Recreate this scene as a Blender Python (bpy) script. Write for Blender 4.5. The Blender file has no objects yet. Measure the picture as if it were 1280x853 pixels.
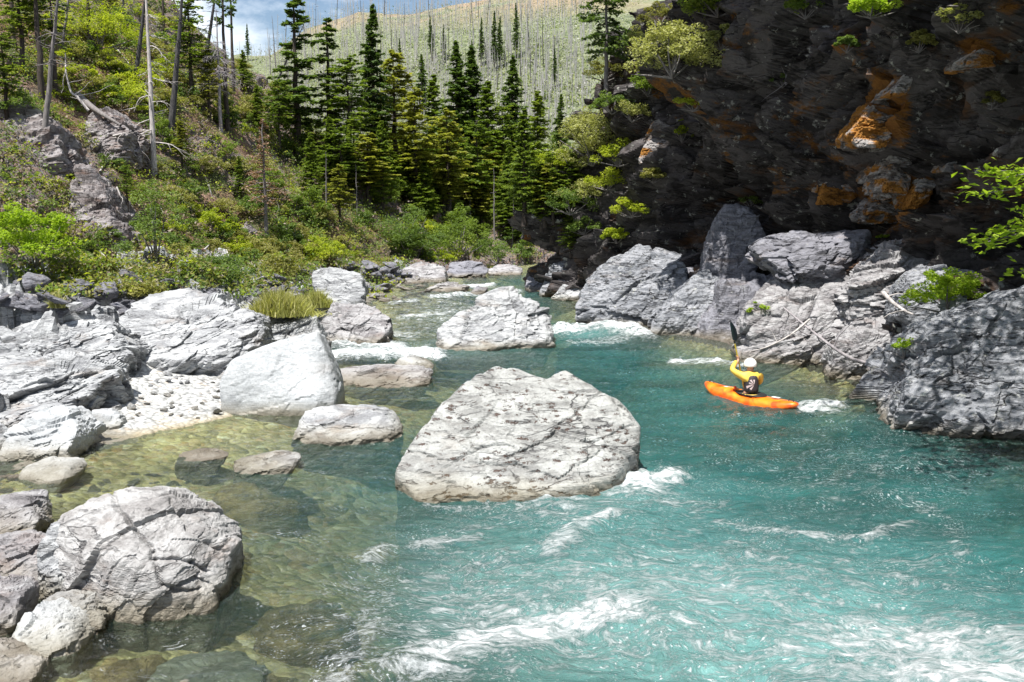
import bpy, bmesh, math, random
import numpy as np
from mathutils import Vector, Matrix
random.seed(7); RNG = np.random.default_rng(7)
R = math.radians
SC = bpy.context.scene
COL = SC.collection

# ------------------------------------------------------------------ camera, sky, sun, exposure
CAMH = 4.2; PITCH = R(7.4); FPX = 1244.0
cd = bpy.data.cameras.new("camera"); cam = bpy.data.objects.new("camera", cd); COL.objects.link(cam)
cam.location = (0, 0, CAMH); cam.rotation_euler = (math.pi/2-PITCH, 0, 0)
cd.sensor_width = 36; cd.lens = 36*FPX/1280; cd.clip_end = 3000; cd.clip_start = .1
SC.camera = cam
SUN_DIR = Vector((-0.20, -0.34, 0.92)).normalized()       # towards the sun
el = math.asin(SUN_DIR.z); az = math.atan2(SUN_DIR.x, SUN_DIR.y)
W = bpy.data.worlds.new("World"); SC.world = W; W.use_nodes = True
nt = W.node_tree; nt.nodes.clear()
sky = nt.nodes.new('ShaderNodeTexSky'); sky.sky_type = 'NISHITA'; sky.sun_disc = False
sky.sun_elevation = el; sky.sun_rotation = az; sky.air_density = 1.0; sky.dust_density = .6
bg = nt.nodes.new('ShaderNodeBackground'); bg.inputs[1].default_value = .074
wo = nt.nodes.new('ShaderNodeOutputWorld')
tc = nt.nodes.new('ShaderNodeTexCoord'); mp = nt.nodes.new('ShaderNodeMapping'); mp.inputs['Scale'].default_value = (1, 1, 2.2)
mp.inputs['Location'].default_value = (.35, .1, .2)
nz = nt.nodes.new('ShaderNodeTexNoise'); nz.inputs['Scale'].default_value = 3.2; nz.inputs['Detail'].default_value = 8; nz.inputs['Roughness'].default_value = .6
rp = nt.nodes.new('ShaderNodeValToRGB'); rp.color_ramp.elements[0].position = .49; rp.color_ramp.elements[1].position = .66
mx = nt.nodes.new('ShaderNodeMixRGB'); mx.inputs[2].default_value = (12.5, 13., 13.6, 1)
L = nt.links.new
L(tc.outputs['Generated'], mp.inputs[0]); L(mp.outputs[0], nz.inputs[0]); L(nz.outputs[0], rp.inputs[0]); L(rp.outputs[0], mx.inputs[0])
L(sky.outputs[0], mx.inputs[1]); L(mx.outputs[0], bg.inputs[0]); L(bg.outputs[0], wo.inputs[0])
sd = bpy.data.lights.new("sun", 'SUN'); sd.energy = 5.0; sd.angle = R(.53); sd.color = (1, .965, .91)
so = bpy.data.objects.new("sun", sd); COL.objects.link(so); so.rotation_euler = SUN_DIR.to_track_quat('Z', 'Y').to_euler()
vs = SC.view_settings; vs.view_transform = 'Standard'; vs.look = 'None'; vs.gamma = 1; vs.exposure = .80
SC.cycles.max_bounces = 8; SC.cycles.transparent_max_bounces = 16

# ------------------------------------------------------------------ helpers
cp, sp = math.cos(PITCH), math.sin(PITCH)
def ray(px, py):
    a = (px-640)/FPX; b = (426.5-py)/FPX
    return Vector((a, cp+b*sp, -sp+b*cp))
def atY(px, py, Y):
    r = ray(px, py); t = Y/r.y
    return Vector((r.x*t, Y, CAMH+r.z*t))
def atZ(px, py, z=0.):
    r = ray(px, py); t = (z-CAMH)/r.z
    return Vector((r.x*t, r.y*t, z))
def project(X, Y, Z):
    z = Z-CAMH; d = Y*cp - z*sp; u = Y*sp + z*cp
    return 640+FPX*X/d, 426.5-FPX*u/d

def tag(o, label=None, cat=None, group=None, kind=None):
    if label: o['label'] = label
    if cat: o['category'] = cat
    if group: o['group'] = group
    if kind: o['kind'] = kind
    return o
def empty(name, loc, rz=0., label=None, cat=None, group=None, scale=1.):
    o = bpy.data.objects.new(name, None); COL.objects.link(o); o.empty_display_size = .2
    o.location = loc; o.rotation_euler = (0, 0, rz); o.scale = (scale,)*3
    return tag(o, label, cat, group)
def mesh_np(name, v, f, mat=None, attrs=None, smooth=True, fattrs=None):
    v = np.asarray(v, np.float32); f = np.asarray(f, np.int32)
    me = bpy.data.meshes.new(name)
    me.vertices.add(len(v)); me.vertices.foreach_set('co', v.ravel())
    n, k = f.shape
    me.loops.add(n*k); me.loops.foreach_set('vertex_index', f.ravel())
    me.polygons.add(n); me.polygons.foreach_set('loop_start', np.arange(0, n*k, k, dtype=np.int32))
    me.polygons.foreach_set('loop_total', np.full(n, k, np.int32))
    me.polygons.foreach_set('use_smooth', np.full(n, smooth, bool))
    me.update(calc_edges=True)
    for key, a in (attrs or {}).items():
        at = me.attributes.new(key, 'FLOAT', 'POINT'); at.data.foreach_set('value', np.asarray(a, np.float32).ravel())
    for key, a in (fattrs or {}).items():
        at = me.attributes.new(key, 'FLOAT', 'FACE'); at.data.foreach_set('value', np.asarray(a, np.float32).ravel())
    if mat: me.materials.append(mat)
    return me
def link(name, me, parent=None, loc=(0, 0, 0)):
    o = bpy.data.objects.new(name, me); COL.objects.link(o); o.location = loc
    if parent: o.parent = parent
    return o
def copy_tree(o, loc, rz=None, scale=None, label=None, group=None, tilt=None):
    c = o.copy(); COL.objects.link(c); c.location = loc
    if rz is not None: c.rotation_euler = (0 if tilt is None else tilt[0], 0 if tilt is None else tilt[1], rz)
    if scale is not None: c.scale = scale if hasattr(scale, '__len__') else (scale,)*3
    if label: c['label'] = label
    if group: c['group'] = group
    for ch in o.children:
        d = ch.copy(); COL.objects.link(d); d.parent = c
    return c

# ---- numpy noise
def _h(ix, iy, iz, s):
    with np.errstate(over='ignore'):
        h = (ix.astype(np.uint32)*np.uint32(374761393)) ^ (iy.astype(np.uint32)*np.uint32(668265263)) ^ (iz.astype(np.uint32)*np.uint32(2147483647 & 0x7feb352d)) ^ np.uint32((s*2654435761) & 0xffffffff)
        h = (h ^ (h >> np.uint32(15)))*np.uint32(2246822519); h = (h ^ (h >> np.uint32(13)))*np.uint32(3266489917); h ^= h >> np.uint32(16)
    return h
def _f(h): return (h & np.uint32(0xffffff)).astype(np.float32)/np.float32(16777216.)
def vnoise(p, s=0):
    ip = np.floor(p).astype(np.int64); f = (p-ip).astype(np.float32); u = f*f*f*(f*(f*6-15)+10)
    r = np.zeros(len(p), np.float32)
    for dx in (0, 1):
        wx = u[:, 0] if dx else 1-u[:, 0]
        for dy in (0, 1):
            wy = u[:, 1] if dy else 1-u[:, 1]
            for dz in (0, 1):
                wz = u[:, 2] if dz else 1-u[:, 2]
                r += wx*wy*wz*_f(_h(ip[:, 0]+dx, ip[:, 1]+dy, ip[:, 2]+dz, s))
    return r*2-1
def fbm(p, o=4, s=0, g=.5, ridged=False):
    r = np.zeros(len(p), np.float32); a = 1.; t = 0
    c, si = math.cos(.6), math.sin(.6); M = np.array([[c, -si, 0], [si*.8, c*.8, -.6], [si*.6, c*.6, .8]])*2.03
    q = np.asarray(p, np.float64)
    for i in range(o):
        n = vnoise(q, s+i)
        r += a*((1-2*np.abs(n)) if ridged else n); t += a; a *= g; q = q@M.T+3.7
    return r/t
def vor(p, s=0):
    p = np.asarray(p, np.float32); ip = np.floor(p).astype(np.int64); N = len(p)
    F1 = np.full(N, 9., np.float32); F2 = F1.copy(); rid = np.zeros(N, np.uint32); dl = np.zeros((N, 3), np.float32)
    for i in (-1, 0, 1):
        for j in (-1, 0, 1):
            for k in (-1, 0, 1):
                a, b, c = ip[:, 0]+i, ip[:, 1]+j, ip[:, 2]+k
                h = _h(a, b, c, s)
                with np.errstate(over='ignore'):
                    d = np.stack([p[:, 0]-a-_f(h), p[:, 1]-b-_f(h*np.uint32(747796405)+np.uint32(5)), p[:, 2]-c-_f(h*np.uint32(277803737)+np.uint32(11))], 1).astype(np.float32)
                q = np.sqrt((d*d).sum(1)); m = q < F1
                F2 = np.where(m, F1, np.minimum(F2, q)); F1 = np.where(m, q, F1)
                rid = np.where(m, h, rid); dl[m] = d[m]
    with np.errstate(over='ignore'):
        rn = np.stack([_f(rid*np.uint32(2891336453)+np.uint32(i*77)) for i in range(1, 4)]+[_f((rid >> np.uint32(3))*np.uint32(1597334677))], 1)
    return F1, F2, rn, dl
def facet(p, sc, s=0, tilt=1.2):
    """blocky fracture relief: every cell is a plane of its own tilt and height; also the crack mask"""
    F1, F2, rn, dl = vor(p*sc, s)
    d = (rn[:, 3]-.5)+tilt*((rn[:, :3]-.5)*dl).sum(1)
    return d, np.clip(1-(F2-F1)/.12, 0, 1)
def rot(ax, ay, az):
    return np.array(Matrix.Rotation(az, 3, 'Z')@Matrix.Rotation(ay, 3, 'Y')@Matrix.Rotation(ax, 3, 'X'))
def sstep(a, b, x):
    t = np.clip((x-a)/(b-a), 0, 1); return t*t*(3-2*t)

# ------------------------------------------------------------------ materials
def mat(name):
    m = bpy.data.materials.new(name); m.use_nodes = True; m.node_tree.nodes.clear(); return m
class NT:
    def __init__(s, m): s.t = m.node_tree; s.L = s.t.links.new
    def n(s, ty, ins=None, **kw):
        o = s.t.nodes.new('ShaderNode'+ty)
        for k, v in kw.items(): setattr(o, k, v)
        for k, v in (ins or {}).items():
            if hasattr(v, 'outputs'): s.L(v.outputs[0], o.inputs[k])
            elif isinstance(v, bpy.types.NodeSocket): s.L(v, o.inputs[k])
            else:
                if isinstance(v, tuple) and len(v) == 3 and o.inputs[k].type == 'RGBA': v = v+(1,)
                o.inputs[k].default_value = v
        return o
    def ramp(s, fac, stops, interp='LINEAR'):
        o = s.t.nodes.new('ShaderNodeValToRGB'); cr = o.color_ramp; cr.interpolation = interp
        while len(cr.elements) < len(stops): cr.elements.new(.5)
        for e, (p, c) in zip(cr.elements, stops):
            e.position = p; e.color = (c, c, c, 1) if not hasattr(c, '__len__') else tuple(c)+(1,)
        s.L(fac.outputs[0] if hasattr(fac, 'outputs') else fac, o.inputs[0]); return o
    def mix(s, f, a, b, blend='MIX'):
        o = s.n('MixRGB', {0: f, 1: a, 2: b}); o.blend_type = blend; return o
    def math(s, op, a, b=0., clamp=False):
        o = s.n('Math', {0: a, 1: b}); o.operation = op; o.use_clamp = clamp; return o
    def out(s, sh): s.L(sh.outputs[0], s.n('OutputMaterial').inputs[0])

def rock_mat(name, light=(.39, .405, .415), mid=(.22, .228, .24), dark=(.055, .052, .055), brown=(.26, .19, .14), brownamt=.25,
             scale=1., crack=.75, strata=(R(25), R(35), 0), wet=True, moss=None, bump=1., lichen=0., pit=0., bth=(.56, .70), aniso=3.4):
    m = mat(name); t = NT(m)
    tc = t.n('TexCoord'); geo = t.n('NewGeometry'); info = t.n('ObjectInfo')
    off = t.n('VectorMath', {0: tc.outputs['Object'], 1: t.n('VectorMath', {0: info.outputs['Random'], 1: (31., 17., 23.)}, operation='MULTIPLY')}, operation='ADD')
    mp = t.n('Mapping', {'Vector': off, 'Rotation': strata, 'Scale': (scale, scale, scale*aniso)})
    mpb = t.n('Mapping', {'Vector': off, 'Scale': (scale, scale, scale)})
    n1 = t.n('TexNoise', {'Vector': mp, 'Scale': 1.6, 'Detail': 9., 'Roughness': .68, 'Distortion': .7})
    n2 = t.n('TexNoise', {'Vector': mpb, 'Scale': .9, 'Detail': 6., 'Roughness': .6})
    n3 = t.n('TexNoise', {'Vector': mpb, 'Scale': 22., 'Detail': 5., 'Roughness': .7})
    base = t.ramp(n1, [(.30, tuple(c*.75 for c in mid)), (.43, mid), (.52, light), (.72, tuple(min(1, c*1.22) for c in light))])
    patch = t.ramp(n2, [(.40, 0), (.62, 1)])
    c = t.mix(t.math('MULTIPLY', patch, .45), base, mid)
    bn = t.n('TexNoise', {'Vector': mp, 'Scale': .75, 'Detail': 7., 'Roughness': .65})
    bm = t.ramp(bn, [(bth[0], 0), (bth[1], 1)])
    c = t.mix(t.math('MULTIPLY', bm, brownamt*2), c, brown)
    # fractures: two families of long broken lines following the bedding, and cross joints
    def lines(rt, sc_, w, det=5., seed=0., brk=(.47, .60)):
        mp_ = t.n('Mapping', {'Vector': off, 'Rotation': rt, 'Scale': sc_, 'Location': (seed, seed*1.7, seed*.3)})
        nn_ = t.n('TexNoise', {'Vector': mp_, 'Scale': scale, 'Detail': det, 'Roughness': .52, 'Distortion': .25})
        r_ = t.ramp(t.math('ABSOLUTE', t.math('SUBTRACT', nn_, .5)), [(0., 1), (w, 0)])
        b_ = t.ramp(t.n('TexNoise', {'Vector': mp_, 'Scale': 1.7*scale, 'Detail': 3.}), [(brk[0], 0), (brk[1], 1)])
        return t.math('MULTIPLY', r_, b_)
    s0, s1, s2 = strata
    kA = lines((s0, s1, s2), (.55, .55, 3.2), .010, 6., 3.); kB = lines((s0+1.3, s1+.5, s2+.3), (.6, .6, 1.9), .012, 6., 11.)
    kC = lines((s0, s1, s2), (1.6, 1.6, 9.), .022, 5., 17., (.50, .60))
    kk = t.math('MAXIMUM', t.math('MAXIMUM', kA, kB), t.math('MULTIPLY', kC, .6))
    c = t.mix(t.math('MULTIPLY', kk, crack), c, dark)
    sp_ = t.ramp(n3, [(.30, .72), (.55, 1.), (.75, 1.08)])
    c = t.mix(1., c, sp_, 'MULTIPLY')
    hh = t.math('ADD', t.math('MULTIPLY', n1, 1.0), t.math('MULTIPLY', n3, .16))
    hh = t.math('SUBTRACT', hh, t.math('MULTIPLY', kk, .45))
    if pit:
        pv = t.n('TexVoronoi', {'Vector': t.n('VectorMath', {0: mp, 1: t.n('VectorMath', {0: n3.outputs['Color'], 1: (.35, .35, .35)}, operation='MULTIPLY')}, operation='ADD'), 'Scale': 4.6, 'Randomness': 1.})
        pm = t.math('MULTIPLY', t.ramp(pv, [(.24, 1), (.30, 0)]), t.ramp(t.n('TexNoise', {'Vector': mp, 'Scale': 2.1, 'Detail': 3.}), [(.43, 0), (.50, 1)]))
        c = t.mix(t.math('MULTIPLY', pm, pit), c, (.075, .045, .035)); hh = t.math('SUBTRACT', hh, t.math('MULTIPLY', pm, .3))
    if lichen:
        ln = t.ramp(t.n('TexNoise', {'Vector': mpb, 'Scale': 5., 'Detail': 6., 'Roughness': .7}), [(.60, 0), (.66, 1)])
        c = t.mix(t.math('MULTIPLY', ln, lichen), c, (.62, .63, .56))
    rough = t.n('Value'); rough.outputs[0].default_value = .88
    if moss:
        at = t.n('Attribute', attribute_name='moss')
        mn = t.n('TexNoise', {'Vector': mp, 'Scale': .9, 'Detail': 9., 'Roughness': .72})
        mm = t.ramp(t.math('ADD', mn, t.math('MULTIPLY', t.math('SUBTRACT', at.outputs['Fac'], .5), .42)), [(.50, 0), (.57, 1)])
        mc = t.ramp(n3, [(.3, tuple(x*.5 for x in moss)), (.6, moss)])
        c = t.mix(mm, c, mc)
    if wet:
        sep = t.n('SeparateXYZ', {0: geo.outputs['Position']})
        zz = t.math('ADD', sep.outputs[2], t.math('MULTIPLY', t.math('SUBTRACT', n2, .5), -.35))
        wm = t.ramp(zz, [(.04, 1), (.20, 0)]); al = t.ramp(zz, [(.0, 1), (.10, 1), (.34, 0)])
        alg = t.mix(n1, (.13, .09, .045), (.28, .24, .12))
        c = t.mix(t.math('MULTIPLY', al, .45), c, alg)
        c = t.mix(t.math('MULTIPLY', wm, .55), c, t.mix(1., c, (.35, .30, .20), 'MULTIPLY'))
        rg = t.math('SUBTRACT', .9, t.math('MULTIPLY', wm, .55))
    else: rg = rough
    bp = t.n('Bump', {'Strength': .75*bump, 'Distance': .12, 'Height': hh})
    b = t.n('BsdfPrincipled', {'Base Color': c, 'Roughness': rg, 'Normal': bp, 'Specular IOR Level': .3})
    t.out(b); return m

def leaf_mat(name, cols, trans=.35, rough=.55):
    m = mat(name); t = NT(m)
    at = t.n('Attribute', attribute_name='rnd'); info = t.n('ObjectInfo')
    f = t.math('ADD', t.math('MULTIPLY', at.outputs['Fac'], .75), t.math('MULTIPLY', info.outputs['Random'], .25))
    n = len(cols); c = t.ramp(f, [(i/(n-1), col) for i, col in enumerate(cols)])
    d = t.n('BsdfPrincipled', {'Base Color': c, 'Roughness': rough, 'Specular IOR Level': .25})
    tr = t.n('BsdfTranslucent', {'Color': t.mix(1., c, (1.25, 1.3, .6), 'MULTIPLY')})
    t.out(t.n('MixShader', {0: trans, 1: d, 2: tr})); return m
def bark_mat(name, a, b, sc=6.):
    m = mat(name); t = NT(m)
    tc = t.n('TexCoord'); mp = t.n('Mapping', {'Vector': tc.outputs['Object'], 'Scale': (sc, sc, sc*.25)})
    nn = t.n('TexNoise', {'Vector': mp, 'Scale': 2., 'Detail': 6., 'Roughness': .7})
    c = t.ramp(nn, [(.35, a), (.65, b)])
    bp = t.n('Bump', {'Strength': .6, 'Distance': .03, 'Height': nn})
    t.out(t.n('BsdfPrincipled', {'Base Color': c, 'Roughness': .9, 'Normal': bp})); return m
def plain(name, col, rough=.5, spec=.5, noise=0., coat=0.):
    m = mat(name); t = NT(m)
    tc = t.n('TexCoord'); nn = t.n('TexNoise', {'Vector': tc.outputs['Object'], 'Scale': 9., 'Detail': 5., 'Roughness': .65})
    c = t.ramp(nn, [(.3, tuple(x*(1-noise) for x in col)), (.7, tuple(min(1, x*(1+noise*.5)) for x in col))])
    t.out(t.n('BsdfPrincipled', {'Base Color': c, 'Roughness': rough, 'Specular IOR Level': spec, 'Coat Weight': coat})); return m

M_ROCK = rock_mat('pale_river_rock', light=(.43, .44, .445), mid=(.26, .265, .275))
M_ROCKP = rock_mat('pitted_pale_rock', light=(.40, .405, .39), mid=(.27, .27, .26), pit=.9, crack=.95, brownamt=.15, strata=(R(10), R(-40), 0))
M_ROCKW = rock_mat('smooth_pale_slab', light=(.42, .435, .445), mid=(.33, .345, .355), crack=.3, bump=.35, brownamt=.08)
M_ROCKF = rock_mat('brown_tinged_rock', light=(.37, .365, .37), mid=(.21, .20, .205), brown=(.25, .19, .17), brownamt=.3)
M_ROCKG = rock_mat('warm_grey_rock', light=(.41, .405, .40), mid=(.27, .26, .255), brown=(.26, .19, .15), brownamt=.3)
M_ROCKB = rock_mat('blue_grey_rock', light=(.36, .37, .395), mid=(.17, .18, .20), dark=(.02, .02, .025), crack=.95, bump=1.8, lichen=.55, brownamt=.15)
M_ROCKD = rock_mat('dark_grey_rock', light=(.25, .25, .28), mid=(.15, .15, .17), dark=(.04, .04, .045), bump=1.3, lichen=.2)
M_ROCKH = rock_mat('hillside_rock', light=(.31, .29, .29), mid=(.17, .145, .14), dark=(.04, .03, .03), brown=(.23, .13, .085), brownamt=.4, wet=False, bump=1.5, lichen=.35, scale=.6)
M_ROCKS = rock_mat('submerged_rock', light=(.34, .24, .12), mid=(.18, .12, .06), dark=(.08, .06, .03), crack=.3, wet=False)
M_CLIFF = rock_mat('shade_darkened_cliff_rock', light=(.10, .09, .09), mid=(.030, .026, .025), dark=(.006, .005, .005), brown=(.13, .06, .022), brownamt=.5, scale=.55,
                   strata=(R(42), 0, 0), moss=(.20, .085, .016), bump=1.25, lichen=.5, aniso=1.9, crack=.9)  # rock colour taken near black to deepen the cliff's shade
M_CLIFFL = rock_mat('sunlit_mossy_cliff_block', light=(.40, .38, .37), mid=(.14, .12, .11), dark=(.03, .03, .03), brown=(.36, .16, .03), brownamt=.9, scale=.9,
                    strata=(R(42), 0, 0), wet=False, bump=1.5, bth=(.50, .60), aniso=2.2)  # paler copy of the cliff rock, painting sunlight on its patches, plus moss

# ------------------------------------------------------------------ terrain
def lerpY(Y, pts):
    return np.interp(Y, [p[0] for p in pts], [p[1] for p in pts])
LEFT = [(4, -3.6), (9, -5.3), (12, -6.9), (14, -7.6), (15.6, -8.0), (16.9, -7.4), (19, -6.8), (20.1, -6.2), (24.3, -5.6), (31.7, -6.8), (43.5, -6.2), (58, -6.6), (68, -2.6), (78, .2), (85, 4), (92, 20), (400, 60)]
RIGHT = [(4, 11.5), (16, 10.8), (18.7, 10.4), (22.2, 8.8), (26, 8.2), (30, 7.2), (34, 5.4), (38.7, 3.6), (50, 3.4), (61, 2.8), (75, 1.9), (79, 3.5), (84, 22), (400, 80)]
FR_K = [(-.62, .10), (-.35, .105), (-.30, .128), (-.27, .152), (-.235, .150), (-.20, .176), (-.15, .192), (-.10, .190), (-.03, .203), (0, .209), (.06, .222), (.2, .24), (.6, .24)]
def height(X, Y):
    """returns z, region (0 bed, 1 bank, 2 hillside, 3 far hill)"""
    X = np.asarray(X, float); Y = np.asarray(Y, float)
    P = np.stack([X, Y, X*0], 1)
    wob = fbm(P*.25, 3, 5)*.9*np.clip(Y/20, .3, 1.6)
    dl = lerpY(Y, LEFT)+wob*.6-X          # >0 : left of the left shore
    dr = X-(lerpY(Y, RIGHT)+wob*.3)
    inn = np.minimum(-dl, -dr)
    n4 = fbm(P*.9, 4, 9); n5 = fbm(P*3.1, 3, 19)
    # bed
    bedL = .11*np.clip(-dl, 0, 99)+.016*np.clip(-dl, 0, 12)**2
    bedR = .55*np.clip(-dr, 0, 99)
    bed = -np.minimum(np.minimum(bedL, bedR), 2.7)-.02
    bed = bed + n4*.16*np.clip(-bed*1.6, .15, 1)+n5*.045
    # left bank
    bank = .10*np.clip(dl, 0, 99)+.9*sstep(1.5, 9, dl)*1.0+.10*n4
    # near hill
    fu = ((X+20)*.336+(Y-38)*.942); dn = (X+20)*-.942+(Y-38)*.336
    big = fbm(P*.07, 4, 31, ridged=True)
    gul = fbm(np.stack([fu*.11, dn*.03, fu*0], 1), 3, 44, ridged=True)
    d2 = (Y-93)*.8+.25*X
    dh = np.maximum(dn, d2)
    hill = 1.5+.80*np.clip(dh, 0, 999)+(big*1.6+gul*1.3)*np.clip(dh/9, 0, 1)+.35*n4+.12*n5
    cap = 16.6+.9*(-24-X)-.12*np.clip(Y-90, 0, 999)
    cap = np.maximum(cap, 9.5-.03*np.clip(Y-110, 0, 999)+big*.8)
    kk = 2.0
    hill = -np.log(np.exp(-np.clip(hill, -5, 80)/kk)+np.exp(-np.clip(cap+big*1.2, -5, 80)/kk))*kk
    hl = np.where(dh > 0, np.maximum(hill, bank*0+1.2), -9)
    land = np.maximum(bank, hl)
    # far hill
    a = X/np.maximum(Y, 1); ridge = 4.2+np.interp(a, [q[0] for q in FR_K], [q[1] for q in FR_K])*360
    fh = 5+(ridge-5)*np.clip((Y-125)/235, 0, 1)**1.05+fbm(P*.02, 5, 61, ridged=True)*5*np.clip((Y-125)/60, 0, 1)*np.clip((345-Y)/70, .12, 1)+fbm(P*.12, 3, 71)*.8
    fh = np.where(Y > 360, fh-(Y-360)*.25, fh)
    far = (Y > 120) & (fh > land)
    right = .5*np.clip(dr, 0, 2.6)+.18*np.clip(dr-2.6, 0, 30)-.25+n4*.2
    z = np.where(dr > 0, right, np.where(dl > 0, land, bed))
    farm = far & (dl > 0) | (far & (dr > 0) & (Y > 130))
    z = np.where(farm, fh, z)
    reg = np.where(dr > 0, np.where(Y > 62, 2, 4), np.where(dl > 0, np.where((dh > -2.2+n4*3) | (Y > 66), 2, 1), 0))
    reg = np.where(farm, 3, reg)
    return z, reg, dl, dr, dh
ys = [3.0]
while ys[-1] < 420: ys.append(ys[-1]+max(.07, ys[-1]*.0048))
ys = np.array(ys)
xs = np.unique(np.concatenate([np.arange(-24, 12, .09), np.arange(-70, -24, .35), np.arange(12, 40, .5), np.arange(-260, -70, 2.), np.arange(40, 200, 2.)]))
GX, GY = np.meshgrid(xs, ys); gx = GX.ravel(); gy = GY.ravel()
gz, reg, dl, dr, dh = height(gx, gy)
# rocky relief of the bank and outcrops on the hill
P = np.stack([gx, gy, gz], 1)
bm_ = ((reg == 1) & (gy < 75) & (dl > -.1)) | ((reg == 4) & (gy < 75) & (gx < 22))
q = P[bm_]@rot(R(20), R(30), R(20)).T
q = q*np.array([1, 1, 2.2])+fbm(q*.8, 3, 3)[:, None]*.35
f1, c1 = facet(q, .42, 1, 1.8); f2, c2 = facet(q, 1.3, 2, 1.8)
grav = np.zeros(len(gx)); # gravel bar mask
gc = atZ(215, 490, .25)
gpx, gpy = project(gx, gy, np.maximum(gz, 0)+.2)
grav = sstep(1.25, .75, np.sqrt(((gpx-225)/115)**2+((gpy-492)/50)**2))*(gy < 40)
am = sstep(0, 2.5, np.maximum(dl, dr)[bm_])*(1-grav[bm_])
gz[bm_] += am*(f1*1.0+f2*.36-c1*.10-c2*.04)+.05*fbm(P[bm_]*5, 3, 8)
gz[bm_] = np.maximum(gz[bm_], -.25)
hm = (reg == 2) & (gy < 115)
q = P[hm]@rot(R(10), R(-35), R(15)).T*np.array([1, 1, 1.8]); f1, c1 = facet(q+fbm(q*.5, 3, 4)[:, None]*.5, .28, 6); f2, c2 = facet(q, .8, 7)
rk = np.zeros(len(gx)); rkn = fbm(P[hm]*.13, 4, 77)
# bare rock: left outcrop and brown scree
rr = sstep(.02, .25, rkn+.55*np.exp(-(((gpx[hm]-70)/90)**2+((gpy[hm]-240)/80)**2))+.35*np.exp(-(((gpx[hm]-440)/90)**2+((gpy[hm]-270)/45)**2)))
rk[hm] = rr
rk[hm] = np.maximum(rk[hm], sstep(1.5, -1.5, dh[hm])*(gy[hm] < 90)); rr = rk[hm]
gz[hm] += rr*(f1*1.1+f2*.35-c1*.2)+(1-rr)*f2*.12
P = np.stack([gx, gy, gz], 1)
nx_, ny_ = len(xs), len(ys)
ii = (np.arange(ny_-1)[:, None]*nx_+np.arange(nx_-1)[None, :]).ravel()
F = np.stack([ii, ii+1, ii+nx_+1, ii+nx_], 1)
fr = reg[F].max(1)

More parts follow.
